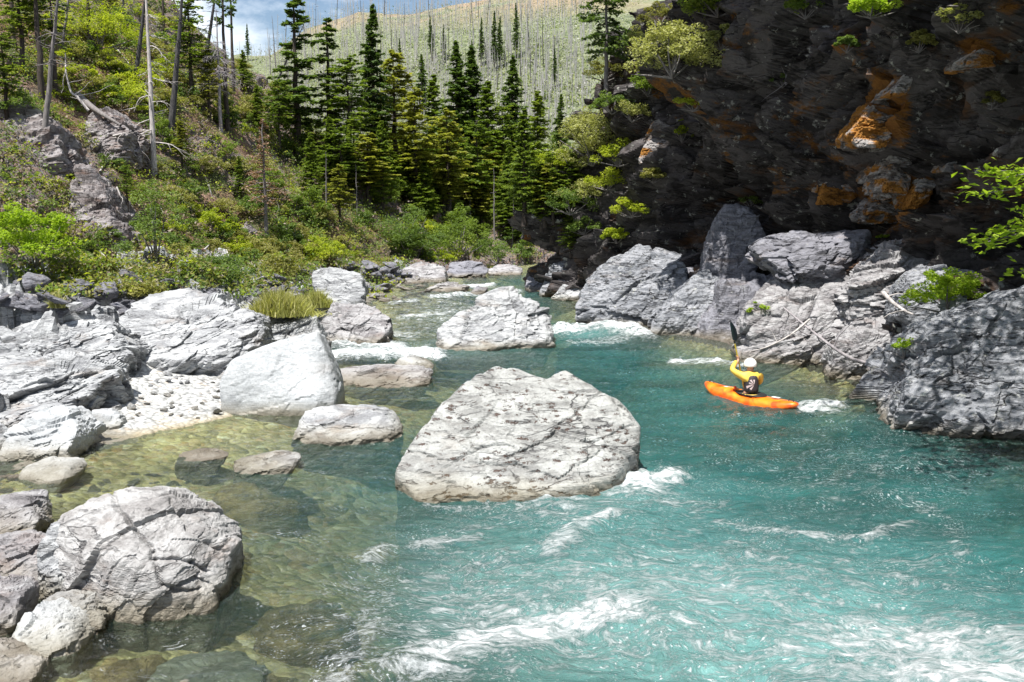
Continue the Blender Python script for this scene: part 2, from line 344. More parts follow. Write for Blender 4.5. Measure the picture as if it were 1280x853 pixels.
M_BANK = rock_mat('bank_rock', light=(.44, .45, .455), mid=(.26, .265, .275), crack=.9, bump=1.2, brownamt=.18)
def ground_mats():
    # river bed: cobbles under water
    m = mat('river_cobbles'); t = NT(m); geo = t.n('NewGeometry')
    wq = t.n('VectorMath', {0: geo.outputs['Position'], 1: t.n('VectorMath', {0: t.n('TexNoise', {'Vector': geo.outputs['Position'], 'Scale': 3., 'Detail': 5.}).outputs['Color'], 1: (.25, .25, .25)}, operation='MULTIPLY')}, operation='ADD'); v = t.n('TexVoronoi', {'Vector': wq, 'Scale': 6.5}); v2 = t.n('TexVoronoi', {'Vector': geo.outputs['Position'], 'Scale': 1.1})
    n = t.n('TexNoise', {'Vector': geo.outputs['Position'], 'Scale': .8, 'Detail': 7., 'Roughness': .65})
    sep = t.n('SeparateColor', {0: v.outputs['Color']}); sep2 = t.n('SeparateColor', {0: v2.outputs['Color']})
    c = t.ramp(sep.outputs[0], [(0, (.14, .12, .07)), (.35, (.34, .28, .15)), (.6, (.54, .48, .31)), (.8, (.42, .26, .13)), (1, (.66, .64, .54))])
    c = t.mix(.35, c, t.ramp(sep2.outputs[1], [(0, (.08, .07, .04)), (1, (.42, .38, .22))]))
    c = t.mix(t.ramp(n, [(.45, 0), (.65, .6)]), c, (.22, .20, .10))
    c = t.mix(1., c, (1.18, 1.10, .95), 'MULTIPLY')
    bp = t.n('Bump', {'Strength': .8, 'Distance': .1, 'Height': t.math('MULTIPLY', v.outputs['Distance'], -1.)})
    t.out(t.n('BsdfPrincipled', {'Base Color': c, 'Roughness': .8, 'Normal': bp})); bed = m
    # hillside: soil, scree, dry litter, rock
    m = mat('hillside_soil'); t = NT(m); geo = t.n('NewGeometry'); p = geo.outputs['Position']
    n1 = t.n('TexNoise', {'Vector': p, 'Scale': .35, 'Detail': 9., 'Roughness': .68}); n2 = t.n('TexNoise', {'Vector': p, 'Scale': 3.2, 'Detail': 7., 'Roughness': .7})
    v = t.n('TexVoronoi', {'Vector': p, 'Scale': 3.}, feature='DISTANCE_TO_EDGE')
    soil = t.ramp(n2, [(.3, (.05, .03, .02)), (.46, (.16, .09, .055)), (.58, (.29, .18, .12)), (.74, (.40, .33, .27))])
    green = t.ramp(n2, [(.35, (.05, .065, .02)), (.65, (.16, .19, .06))])
    c = t.mix(t.ramp(n1, [(.48, 0), (.60, 1)]), soil, green)
    rk = t.n('Attribute', attribute_name='rock')
    rc = t.ramp(n2, [(.3, (.06, .055, .06)), (.45, (.19, .175, .175)), (.55, (.24, .15, .11)), (.70, (.42, .40, .40))])
    c = t.mix(rk.outputs['Fac'], c, rc)
    hh = t.math('ADD', t.math('MULTIPLY', n2, 1.), t.math('MULTIPLY', t.math('MINIMUM', v, .1), 2.))
    bp = t.n('Bump', {'Strength': 1., 'Distance': .35, 'Height': hh})
    t.out(t.n('BsdfPrincipled', {'Base Color': c, 'Roughness': .95, 'Normal': bp})); hill = m
    m = mat('burnt_far_slope'); t = NT(m); geo = t.n('NewGeometry'); p = geo.outputs['Position']
    n1 = t.n('TexNoise', {'Vector': p, 'Scale': .03, 'Detail': 9., 'Roughness': .7}); n2 = t.n('TexNoise', {'Vector': p, 'Scale': .6, 'Detail': 7., 'Roughness': .75})
    sep = t.n('SeparateXYZ', {0: p})
    c = t.ramp(n2, [(.3, (.07, .08, .05)), (.42, (.13, .16, .09)), (.52, (.22, .25, .12)), (.66, (.32, .33, .28))])
    red = t.math('MULTIPLY', t.ramp(n1, [(.42, 0), (.55, 1)]), t.ramp(t.math('MULTIPLY', sep.outputs[2], .01), [(.55, 0), (.72, 1)]))
    c = t.mix(t.math('MULTIPLY', red, .7), c, (.42, .27, .19))
    bp = t.n('Bump', {'Strength': 1., 'Distance': 1.2, 'Height': n2})
    t.out(t.n('BsdfPrincipled', {'Base Color': c, 'Roughness': .95, 'Normal': bp})); far = m
    return bed, hill, far
M_BED, M_HILL, M_FAR = ground_mats()
# gravel on the bank sheet: blend between bedrock and pale cobbles by the gravel attribute
def bank_gravel(m):
    t = NT(m); nodes = m.node_tree.nodes
    b = [n for n in nodes if n.type == 'BSDF_PRINCIPLED'][0]; o = [n for n in nodes if n.type == 'OUTPUT_MATERIAL'][0]
    geo = t.n('NewGeometry'); v = t.n('TexVoronoi', {'Vector': geo.outputs['Position'], 'Scale': 9.}); sep = t.n('SeparateColor', {0: v.outputs['Color']})
    c = t.ramp(sep.outputs[0], [(0, (.36, .36, .35)), (.5, (.52, .53, .52)), (.85, (.62, .62, .60)), (1, (.40, .34, .28))])
    c = t.mix(1., c, t.ramp(v.outputs['Distance'], [(.35, 1.), (.8, .45)]), 'MULTIPLY')
    z = t.n('SeparateXYZ', {0: geo.outputs['Position']})
    c = t.mix(t.ramp(z.outputs[2], [(.0, 1), (.09, 0)]), c, (.30, .25, .15))
    g = t.n('BsdfPrincipled', {'Base Color': c, 'Roughness': .85, 'Normal': t.n('Bump', {'Strength': .9, 'Distance': .06, 'Height': t.math('MULTIPLY', v.outputs['Distance'], -1.)})})
    at = t.n('Attribute', attribute_name='gravel')
    ms = t.n('MixShader', {0: at.outputs['Fac'], 1: b, 2: g}); t.L(ms.outputs[0], o.inputs[0])
bank_gravel(M_BANK)
for nm, code, mm in (('riverbed', 0, M_BED), ('river_bank', 1, M_BANK), ('hillside', 2, M_HILL), ('far_hillside', 3, M_FAR), ('cliff_foot', 4, M_ROCKD)):  # cliff foot coloured dark to paint the shaded recess behind the boulders
    ff = F[fr == code]; u, inv = np.unique(ff, return_inverse=True)
    me = mesh_np(nm, P[u], inv.reshape(ff.shape), mm, {'rock': rk[u], 'gravel': grav[u]}, smooth=code in (0, 3))
    tag(link(nm, me), kind='structure')

# ------------------------------------------------------------------ right-hand cliff
path = [(17, -2), (16.5, 8), (14.8, 17), (12.9, 24), (10.6, 32), (8.6, 39), (5.6, 46), (3.1, 50.5), (3.3, 54), (7, 59), (16, 64), (34, 70)]
def catmull(pts, n):
    pts = [Vector(p) for p in pts]; pts = [2*pts[0]-pts[1]]+pts+[2*pts[-1]-pts[-2]]; out = []
    for i in range(1, len(pts)-2):
        a, b, c, d = pts[i-1:i+3]
        for k in range(n):
            t = k/n; out.append(.5*((2*b)+(c-a)*t+(2*a-5*b+4*c-d)*t*t+(3*b-a-3*c+d)*t**3))
    out.append(pts[-2]); return np.array([tuple(o) for o in out])
cpth = catmull(path, 60)
seg = np.r_[0, np.cumsum(np.hypot(*np.diff(cpth, axis=0).T))]
S = np.arange(0, seg[-1], .085); cx = np.interp(S, seg, cpth[:, 0]); cy = np.interp(S, seg, cpth[:, 1])
tx = np.gradient(cx, S); ty = np.gradient(cy, S); nl = np.hypot(tx, ty); tx /= nl; ty /= nl
ox, oy = -ty, tx                                   # outward, towards the river (path runs away from the camera, river on its left)
TT = np.r_[np.linspace(-.5, 1, 300), np.linspace(1, 2, 50)[1:]]
SS, T2 = np.meshgrid(np.arange(len(S)), TT, indexing='ij'); si = SS.ravel(); tt = T2.ravel()
top = np.interp(cy, [0, 36, 41, 46, 50, 53, 60], [24, 24, 20, 15.5, 12.8, 12.5, 16])[si]
z = np.where(tt < 1, -1+(np.clip(tt, -.5, 1)+.5)/1.5*(top+1), top)
over = np.interp(cy, [0, 38, 43, 48, 60], [1, 1, .45, 0, 0])[si]       # how overhung
slope_back = np.interp(z, [0, 3, 8, 14, 24], [0, .7, 2.2, 4.6, 9])
ovh = np.interp(z, [-1, 1.5, 3.2, 4.6, 6, 9, 12, 16, 24], [.2, -.6, -1.9, -.9, .1, 1.2, 2.1, 3.2, 4.9])
offs = ovh*over-slope_back*(1-over)
back = np.clip(tt-1, 0, 1)
offs = offs-back*30; z = z+back*10
wx = cx[si]+ox[si]*offs; wy = cy[si]+oy[si]*offs
CP = np.stack([wx, wy, z], 1)
# strata: in wall coordinates (along, up), dipping layers
al = -S[si]; an = R(42); sc_ = -(al)*math.sin(an)+z*math.cos(an)
wq = np.stack([al*.1, z*.1, z*0], 1)
sc2 = sc_+fbm(wq*1.6, 4, 12)*2.2
lay = (sc2/2.1) % 1; layid = np.floor(sc2/2.1)
stp = (lay**.7)*.9-((lay > .90)*(lay-.90)/.10)*.9
amp = .5+.8*np.abs(fbm(np.stack([layid*3.3, al*.06, z*0], 1), 2, 5))
lay2 = (sc2/.63+.3*fbm(wq*9, 2, 8)) % 1; stp2 = lay2-((lay2 > .85)*(lay2-.85)/.15)
Mst = np.array([[math.cos(an), 0, math.sin(an)], [0, 1, 0], [-math.sin(an), 0, math.cos(an)]])
q = np.stack([al, offs, z], 1)@Mst.T*np.array([.45, 1, 1.3]); q += fbm(q*.5, 3, 15)[:, None]*.5
f1, c1 = facet(q, .30, 21, 1.9); f2, c2 = facet(q, 1.0, 22, 1.8)
ff_ = (1-back)
disp = (stp*amp*1.7+stp2*.30+f1*2.3+f2*1.0-c1*.10+fbm(wq*2.2, 4, 25)*2.3+fbm(wq*30, 3, 26)*.06)*np.clip(ff_, .15, 1)
CP[:, 0] += ox[si]*disp; CP[:, 1] += oy[si]*disp; CP[:, 2] += f2*.15+disp*.15
cpx, cpy = project(CP[:, 0], CP[:, 1], CP[:, 2])
moss = .17+.6*fbm(np.stack([sc2*.5, al*.12, z*.1], 1), 3, 91)
for (mx_, my_, rx_, ry_, st_) in [(1110, 150, 60, 70, .72), (1065, 245, 65, 18, .85), (1125, 240, 45, 60, .8), (1225, 60, 45, 15, .8), (960, 170, 120, 25, .45), (890, 210, 60, 60, .35), (820, 120, 30, 40, .5), (1200, 210, 15, 15, .6)]:
    moss = np.maximum(moss, (st_+.35*fbm(np.stack([sc2*1.4, al*.5, z*.6], 1), 3, 93))*np.exp(-(((cpx-mx_)/rx_)**2+((cpy-my_)/ry_)**2)))
nS, nT = len(S), len(TT)
ii = (np.arange(nS-1)[:, None]*nT+np.arange(nT-1)[None, :]).ravel()
CF = np.stack([ii, ii+1, ii+nT+1, ii+nT], 1)
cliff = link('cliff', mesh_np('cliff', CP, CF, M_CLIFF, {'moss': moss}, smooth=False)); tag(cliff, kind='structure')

# ------------------------------------------------------------------ boulders
_ico = {}
def ico(sub):
    if sub not in _ico:
        b = bmesh.new(); bmesh.ops.create_icosphere(b, subdivisions=sub, radius=1)
        v = np.array([x.co[:] for x in b.verts]); f = np.array([[w.index for w in x.verts] for x in b.faces]); b.free()
        _ico[sub] = (v/np.linalg.norm(v, axis=1)[:, None], f)
    return _ico[sub]
def planes_of(pts):
    b = bmesh.new()
    for p in pts: b.verts.new(p)
    bmesh.ops.convex_hull(b, input=b.verts); b.normal_update()
    pl = []
    for f in b.faces:
        n = f.normal; 
        if n.length < .5: continue
        d = n.dot(f.verts[0].co)
        if not any(n.dot(m) > .992 and abs(d-e) < .06 for m, e in pl): pl.append((n.copy(), d))
    b.free(); return np.array([tuple(n) for n, d in pl]), np.array([d for n, d in pl])
def hull_rock(hulls, sub=5, round_=34, fa=.10, fs=1.2, seed=1, ani=(1, 1, 2.2), strat=(R(20), R(30), R(10)), rough=.02, crackd=.06, chips=14, step=.035):
    """union of convex hulls sharing a centre, chipped by random planes, then stepped along its bedding and fractured"""
    rg = np.random.default_rng(seed)
    allp = np.array([tuple(p) for h in hulls for p in h]); lo, hi = allp.min(0), allp.max(0)
    c = np.mean([np.mean(np.array([tuple(p) for p in h]), 0) for h in hulls], 0); ext = (hi-lo)/2
    u, f = ico(sub); u = u*ext; u = u/np.linalg.norm(u, axis=1)[:, None]
    r = np.zeros(len(u))
    for h in hulls:
        hp = np.array([tuple(p) for p in h])-c
        n, d = planes_of([Vector(p) for p in h]); d = d-n@c; d = np.maximum(d, .05)
        m = rg.normal(size=(chips, 3)); m /= np.linalg.norm(m, axis=1)[:, None]
        sup = (hp@m.T).max(0)*rg.uniform(.74, .95, chips)
        n = np.vstack([n, m]); d = np.r_[d, np.maximum(sup, .05)]
        k = np.clip(u@n.T, 0, None)/d; k.sort(axis=1); k = k[:, -4:]
        kx = k.max(1); r = np.maximum(r, (((k/kx[:, None])**round_).sum(1))**(-1/round_)/kx)
    v = c+u*r[:, None]
    sz = float(np.sort(ext)[1])
    B_ = rot(*strat); q0 = v@B_.T
    q = q0*np.array(ani)+fbm(q0*.9/sz, 3, seed)[:, None]*.10*sz
    f1, c1 = facet(q, fs/sz*.85, seed+1, 1.6); f2, c2 = facet(q, fs/sz*2.6, seed+2, 1.6); f3, c3 = facet(q, fs/sz*8, seed+3, 1.4)
    lz = q0[:, 2]/sz*3.1+fbm(q0*.8/sz, 4, seed+7)*1.1; st = (lz % 1); st = st-np.clip((st-.86)/.14, 0, 1)
    lz2 = q0[:, 2]/sz*9.7+fbm(q0*2./sz, 3, seed+8)*.9; st2 = (lz2 % 1); st2 = st2-np.clip((st2-.8)/.2, 0, 1)
    msk = .35+.65*sstep(-.2, .3, fbm(q0*.9/sz, 2, seed+9))
    d = sz*(f1*fa*1.2+f2*fa*.5+f3*fa*.16-c1*crackd*.22-c2*crackd*.10+(st-.5)*step*msk+(st2-.5)*step*.4*msk)+sz*rough*(fbm(v*4/sz, 4, seed+4)+.5*fbm(v*14/sz, 3, seed+5))
    v = v+u*d[:, None]
    return v, f
def boulder(name, label, pts, T=1.5, zg=0., Y=None, sub=5, m=None, group=None, cat='boulder', shrink=.8, seed=None, backz=.85, below=.7, more=(), cuts=(), cutw=.018, cutd=.055, **kw):
    """pts: (px, py, dy) seen corners, dy metres behind the nearest waterline point"""
    global _bs
    seed = seed or int(abs(pts[0][0])*7+pts[0][1]*3) % 997+1
    base = max(p[1] for p in pts); bp = [p for p in pts if p[1] == base][0]
    if Y is None: Y = atZ(bp[0], base, zg).y
    hulls = []; c = None
    for ps in [pts]+list(more):
        Wp = [atY(px, py, Y+dy) for px, py, dy in ps]
        cc = sum(Wp, Vector())/len(Wp); c = c or cc; zt = max(p.z for p in Wp); h = zt-zg
        P_ = list(Wp)
        for p in Wp:
            P_.append(Vector((cc.x+(p.x-cc.x)*shrink, Y+T+(p.y-Y)*.3, zg+(p.z-zg)*backz)))
            if p.z < zg+.4*h:
                P_.append(Vector((cc.x+(p.x-cc.x)*.97, p.y+.02, zg-below))); P_.append(Vector((cc.x+(p.x-cc.x)*shrink, Y+T, zg-below)))
        hulls.append(P_)
    v, f = hull_rock(hulls, sub=sub, seed=seed, **kw)
    if cuts:            # long open fissures
        vx, vy = project(v[:, 0], v[:, 1], v[:, 2]); wob = fbm(v*2.2, 4, seed+50)*9; wob2 = fbm(v*2.2+9, 4, seed+51)*9; cc_ = v.mean(0)
        fr_ = v[:, 1] < cc_[1]+.3*T; ppm = FPX/v[:, 1]
        for pl in cuts:
            for (x0, y0), (x1, y1) in zip(pl[:-1], pl[1:]):
                dx, dy = x1-x0, y1-y0; qx, qy = vx+wob, vy+wob2; t = np.clip(((qx-x0)*dx+(qy-y0)*dy)/(dx*dx+dy*dy), 0, 1)
                d_ = np.hypot(qx-x0-t*dx, qy-y0-t*dy)/ppm; w_ = np.exp(-(d_/cutw)**2)*fr_*cutd
                v = v-(v-cc_)/np.linalg.norm(v-cc_, axis=1)[:, None]*w_[:, None]
    o0 = np.array([c.x, Y+T*.5, zg])
    me = mesh_np(name, v-o0, f, m or M_ROCK, smooth=False)
    return tag(link(name, me, loc=tuple(o0)), label, cat, group)

B = boulder
# --- river boulders
B('boulder', 'largest pale pitted boulder in midstream with a notched top, foam at its right foot',
  [(493, 600, .6), (520, 624, .1), (600, 630, 0), (690, 614, .15), (740, 600, .4), (735, 540, 1.1), (700, 480, 2.0), (672, 470, 2.2), (640, 456, 2.3), (612, 455, 2.3), (590, 472, 2.1), (545, 515, 1.5), (510, 560, .9), (494, 585, .6)],
  more=[[(600, 625, .1), (690, 614, .15), (770, 594, .5), (800, 562, 1.2), (803, 535, 1.6), (788, 512, 1.8), (750, 487, 2.1), (708, 461, 2.3), (694, 464, 2.3), (655, 500, 1.6), (610, 580, .6)]],
  T=2.4, below=2.2, sub=7, m=M_ROCKP, fa=.028, fs=1.0, crackd=.05, rough=.010, step=.03, strat=(R(10), R(-40), 0), shrink=.9, chips=0, round_=60, cuts=[[(758, 487), (735, 505), (690, 540), (655, 562), (630, 575)], [(690, 540), (740, 556), (795, 530)], [(505, 560), (560, 578), (640, 585), (700, 600)], [(560, 585), (600, 560), (640, 555)], [(520, 590), (570, 610)], [(700, 600), (760, 560)]])
B('boulder', 'pale humped boulder in midstream upstream of the pitted one, brown stained left foot',
  [(536, 436, .6), (560, 440, .1), (620, 438, 0), (690, 428, .5), (700, 395, 1.4), (668, 372, 2.2), (640, 358, 2.5), (620, 362, 2.4), (566, 396, 1.4), (545, 410, 1.0)],
  T=3.0, sub=6, fa=.08, crackd=.08, m=M_ROCK, cutw=.05, cutd=.14, cuts=[[(590, 375), (585, 400), (570, 438)], [(640, 362), (650, 395), (640, 430)], [(675, 380), (678, 410), (660, 425)]])
B('boulder', 'biggest grey boulder of the left foreground, smaller stones leaning on its left side',
  [(75, 735, .5), (110, 776, .2), (200, 783, 0), (255, 765, .1), (285, 700, .6), (293, 690, .9), (250, 645, 1.2), (200, 615, 1.5), (140, 612, 1.6), (70, 645, 1.2), (60, 690, .9), (150, 700, .15)],
  T=2.0, sub=7, m=M_ROCKG, fa=.05, fs=.9, chips=12, crackd=.06, rough=.02, strat=(R(20), R(55), 0), cutw=.02, cutd=.07, cuts=[[(140, 612), (160, 650), (190, 690), (205, 735)], [(190, 700), (240, 700), (262, 715)], [(205, 735), (250, 738)], [(215, 625), (235, 660), (285, 690)]])
B('boulder', 'smooth grey block with a flat square face at the edge of the gravel bar',
  [(274, 518, .25), (370, 522, 0), (420, 503, .3), (428, 485, .8), (415, 450, .9), (398, 412, 1.2), (330, 430, .9), (283, 452, .6), (270, 480, .4), (395, 505, .0)],
  T=2.2, sub=6, m=M_ROCKW, fa=.02, crackd=.02, rough=.005, step=.008, chips=3)
B('flat_boulder', 'low pale flat-topped rock just left of the pitted boulder',
  [(360, 556, .2), (430, 552, 0), (500, 558, .05), (508, 530, .7), (500, 516, 1.2), (420, 506, 1.6), (375, 512, 1.3), (363, 540, .5)],
  T=1.7, sub=6, fa=.05, crackd=.07, rough=.012)
B('flat_boulder', 'long low rock with brown waterline beside the flat-faced block',
  [(415, 478, .3), (450, 486, 0), (520, 483, .1), (542, 470, .6), (535, 462, 1.0), (470, 458, 1.3), (420, 462, 1.0)], T=1.8, sub=6, fa=.06, crackd=.08, m=M_ROCKF)
B('boulder', 'small pointed grey rock rising behind the long low rock', [(484, 462, .2), (540, 463, 0), (542, 456, .4), (512, 443, .9), (495, 450, .6)], T=1.2, sub=5, fa=.05)
B('boulder', 'grey rock with slanting grooves and a dark right face by the white chute',
  [(392, 430, .5), (430, 433, .2), (470, 430, 0), (490, 412, .5), (492, 400, 1.0), (470, 385, 1.6), (430, 375, 2.0), (405, 380, 1.8), (390, 400, 1.0)], T=2.2, sub=6, fa=.09, crackd=.12, strat=(R(0), R(50), 0), m=M_ROCKF)
B('boulder', 'rugged grooved rock left of the dark-faced rock', [(322, 428, .3), (380, 434, 0), (405, 415, .3), (398, 392, 1.0), (370, 380, 1.6), (335, 392, 1.2), (322, 410, .6)], T=2., sub=6, zg=.2, fa=.12, crackd=.12, strat=(R(0), R(40), 0))
B('boulder', 'pale tilted slab perched above the rapid', [(390, 372, .4), (455, 378, 0), (462, 345, .6), (405, 330, 1.4), (390, 340, 1.2), (384, 352, .9)], T=1.8, zg=.9, sub=6, fa=.06, crackd=.1, strat=(R(0), R(-20), 0))
B('boulder', 'small pale rock under the tilted slab', [(380, 392, .2), (425, 396, 0), (440, 380, .4), (410, 370, .9), (385, 375, .6)], T=1.2, zg=.6, sub=5)
# --- left bank slabs
B('rock_slab', 'broad domed grey slab across the left bank behind the gravel bar',
  [(150, 452, .6), (240, 460, 0), (320, 455, .3), (330, 410, 2.0), (300, 380, 3.6), (230, 358, 5.2), (190, 362, 5.2), (150, 385, 3.8), (125, 420, 2.2)],
  T=4.0, zg=.55, sub=7, fa=.11, crackd=.12, rough=.02, step=.08, strat=(R(15), R(35), 0))
B('rock_slab', 'cracked bedrock hump beside the domed slab on the left bank', [(30, 470, .4), (130, 478, 0), (160, 440, 1.4), (130, 400, 3.2), (60, 392, 4), (5, 400, 3.8), (-20, 440, 2)], T=3.5, zg=.6, sub=7, fa=.14, crackd=.12, step=.1)
B('rock_slab', 'low pale bedrock shelf at the left edge above the gravel bar', [(-60, 520, .4), (30, 530, 0), (110, 505, .5), (140, 470, 1.8), (60, 440, 3.2), (-40, 440, 3)], T=3., zg=.3, sub=7, fa=.14, crackd=.12, step=.1)
B('boulder', 'pale chipped boulder on the left shore at the foot of the gravel', [(-10, 572, .4), (15, 584, .1), (90, 575, 0), (100, 560, .4), (96, 530, .9), (80, 508, 1.5), (30, 515, 1.5), (-10, 545, 1.0)], T=1.8, sub=6, fa=.09, m=M_ROCKW)
B('flat_boulder', 'thin pale flat rock lying in the shallows below the chipped boulder', [(18, 600, .2), (40, 608, 0), (96, 590, .2), (98, 578, .7), (55, 570, 1.1), (25, 585, .6)], T=1., sub=5, fa=.04, m=M_ROCKW)
B('boulder', 'small white rock at the shore right of the chipped boulder', [(105, 535, .2), (130, 541, 0), (152, 528, .2), (140, 512, .7), (115, 512, .7)], T=.8, zg=.05, sub=5, m=M_ROCKW)
B('boulder', 'smaller white rock touching the chipped boulder', [(82, 540, .2), (108, 548, 0), (112, 530, .3), (100, 515, .6), (84, 520, .5)], T=.6, zg=.05, sub=5, m=M_ROCKW)
B('flat_boulder', 'white rock tip awash in the shallows below the flat-faced block', [(285, 592, .2), (330, 597, 0), (372, 580, .2), (374, 570, .6), (330, 563, 1.1), (290, 578, .7)], T=1., sub=5, fa=.07, below=.5)
B('flat_boulder', 'thin rock tip barely above the shallows near the gravel', [(216, 578, .2), (250, 581, 0), (283, 573, .2), (270, 563, .7), (225, 565, .7)], T=.8, sub=5, fa=.05, m=M_ROCKF, below=.5)
# --- lower left cluster
B('boulder', 'grey boulder cut by the left frame edge, highest of the foreground cluster', [(-30, 668, .2), (20, 672, 0), (42, 655, .2), (38, 632, .6), (10, 622, .9), (-30, 630, .8)], T=1.1, zg=.15, sub=6, m=M_ROCKF)
B('boulder', 'grey boulder below the highest one at the left edge', [(-30, 735, .2), (35, 738, 0), (50, 715, .15), (58, 690, .4), (30, 668, .8), (-30, 672, .8)], T=1., zg=.15, sub=6, m=M_ROCKF)
B('boulder', 'narrow upright stone leaning on the big foreground boulder', [(40, 738, .1), (82, 740, 0), (84, 700, .2), (75, 655, .5), (60, 652, .5), (45, 690, .3)], T=.6, zg=.15, sub=6, m=M_ROCK)
B('boulder', 'whitish wedge-topped stone at the bottom left corner', [(4, 808, .1), (40, 828, 0), (95, 812, .1), (92, 788, .35), (60, 755, .6), (38, 750, .6), (8, 780, .3)], T=.8, zg=.02, sub=6, m=M_ROCKW, fa=.07)
B('boulder', 'grey stone between the whitish wedge and the big boulder', [(50, 775, .1), (95, 797, 0), (122, 785, .1), (116, 755, .4), (85, 738, .6), (52, 745, .5)], T=.7, zg=.03, sub=6, m=M_ROCK)
B('boulder', 'dark-edged stone at the left frame edge beside the whitish wedge', [(-30, 790, .1), (8, 785, 0), (20, 750, .2), (12, 725, .5), (-30, 722, .5)], T=.7, zg=.1, sub=5, m=M_ROCKF)
B('boulder', 'purplish stone in the bottom left corner', [(-30, 860, .1), (30, 858, 0), (40, 840, .2), (20, 815, .5), (-30, 805, .5)], T=.7, zg=.05, sub=5, m=M_ROCKF)
B('flat_boulder', 'white strip of rock breaking the water at the bottom edge', [(175, 858, .2), (250, 866, 0), (330, 862, .1), (320, 848, .3), (240, 842, .45), (185, 846, .4)], T=.8, zg=.0, sub=5, m=M_ROCKW, below=.5)
# --- drowned rocks
def drowned(label, px, py, rx, ry, ztop, seed):
    c = atZ(px, py, ztop*.5); w = rx/FPX*c.length; d = ry/FPX*c.length*c.length/4.4
    pts = [(c.x+w*math.cos(a)*k, c.y+d*math.sin(a)*k, zz) for k, zz in ((1.15, -1.5), (1.0, ztop-.25), (.62, ztop)) for a in [i*.9+.3 for i in range(7)]]
    v, f = hull_rock([pts], sub=5, seed=seed, fa=.08, ani=(1, 1, 1.5)); o0 = np.array([c.x, c.y, ztop-.6])
    tag(link('submerged_boulder', mesh_np('submerged_boulder', v-o0, f, M_ROCKS), loc=tuple(o0)), label, 'boulder')
drowned('brown boulder under clear water right of the big foreground boulder', 375, 748, 78, 30, -.14, 3)
drowned('olive drowned boulder at the foot of the big foreground boulder', 150, 825, 75, 30, -.08, 4)
drowned('brown drowned boulder with an amber rim at the bottom edge', 300, 845, 110, 22, -.14, 5)
drowned('dark rock just under water below the thin white rock tip', 320, 605, 60, 14, -.12, 6)
drowned('pale green stone lying under water below the kayak', 1082, 561, 24, 9, -.35, 7)
drowned('brownish drowned rock left of the kayak below the far bank rocks', 800, 640, 60, 18, -.55, 8)
drowned('drowned rock with foam streaming over it below the midstream chute', 745, 425, 50, 7, -.12, 9)
drowned('long drowned rock under water in front of the right bank', 1000, 478, 70, 8, -.10, 10)
# --- right bank
B('boulder', 'huge blue-grey boulder at the foot of the cliff nearest the far bend', [(722, 400, .8), (760, 408, .1), (815, 411, 0), (866, 380, .6), (876, 345, 1.4), (860, 322, 2.2), (800, 303, 3), (750, 318, 2.8), (725, 340, 2)], T=3.6, sub=6, m=M_ROCKB, fa=.09, crackd=.12, strat=(R(0), R(35), 0))
B('boulder', 'leaning blue-grey boulder between two larger ones on the right bank', [(812, 418, .4), (850, 422, 0), (900, 414, .2), (922, 380, .9), (900, 338, 2), (880, 334, 2.2), (845, 362, 1.4), (822, 390, .8)], T=2.6, sub=6, m=M_ROCKB, fa=.09, crackd=.1, strat=(R(0), R(45), 0))
B('boulder', 'upright shaded slab above the leaning boulder against the cliff', [(880, 345, .2), (930, 350, 0), (960, 300, .4), (950, 255, .9), (910, 248, 1.2), (888, 290, .8)], T=2.5, Y=35, zg=1., sub=6, m=M_ROCKD, fa=.09)
B('boulder', 'shaded block behind the leaning boulder at the water', [(895, 425, .2), (940, 428, 0), (960, 380, .4), (930, 345, 1), (900, 350, 1)], T=2.5, Y=32.5, sub=5, m=M_ROCKD, fa=.09)
B('boulder', 'large cracked pale boulder behind the kayaker with driftwood across it', [(918, 430, .8), (960, 450, .3), (1040, 462, 0), (1100, 462, .1), (1118, 420, .9), (1110, 385, 1.8), (1060, 350, 2.6), (1000, 330, 3.2), (975, 334, 3), (940, 375, 1.8), (922, 405, 1.2)], T=3.5, sub=7, m=M_ROCKB if 0 else M_ROCKF, fa=.10, crackd=.13, strat=(R(0), R(30), 0))
B('overhanging_boulder', 'flat-topped slab with rusty moss on top wedged above the cracked pale boulder', [(940, 318, .4), (965, 335, .1), (1040, 345, .3), (1090, 336, .6), (1108, 300, 1), (1085, 288, 1.6), (1000, 288, 1.8), (955, 294, 1.4), (938, 306, .8)], T=2.8, Y=28.5, zg=1.8, below=.2, sub=6, m=M_ROCKD, fa=.11, crackd=.12)
B('boulder', 'layered shelving rock stepping up right of the moss-topped slab', [(1065, 370, .4), (1110, 385, 0), (1165, 375, .3), (1180, 330, 1), (1160, 300, 2), (1120, 292, 2.2), (1080, 325, 1.3)], T=3, Y=26, zg=1.2, sub=6, m=M_ROCKF, fa=.12, crackd=.14, strat=(R(0), R(15), 0), ani=(1, 1, 4.5))
B('boulder', 'pale tilted rock behind the bright green bush on the right bank', [(1125, 380, .2), (1180, 400, 0), (1240, 385, .3), (1250, 350, .8), (1200, 330, 1.6), (1160, 325, 1.8), (1130, 350, 1)], T=2.4, Y=23.5, zg=1.2, sub=6, m=M_ROCKB, fa=.1, crackd=.12)
B('boulder', 'blocky rock wedged between the cracked boulder and the nearest right bank rock', [(1040, 465, .2), (1110, 470, 0), (1130, 440, .4), (1120, 405, .9), (1070, 400, 1.1), (1045, 430, .6)], T=1.8, Y=24.5, sub=6, m=M_ROCKF, fa=.13, crackd=.14)
B('boulder', 'nearest right bank rock, rugged and dappled with tree shade', [(1118, 500, .7), (1150, 525, .2), (1215, 540, 0), (1300, 552, 0), (1420, 540, .8), (1420, 400, 2), (1310, 345, 3.2), (1255, 368, 2.8), (1205, 390, 2.2), (1160, 425, 1.6), (1128, 470, 1.1)], T=4., sub=7, m=M_ROCKB, fa=.15, crackd=.10, step=.09, strat=(R(0), R(40), 0))
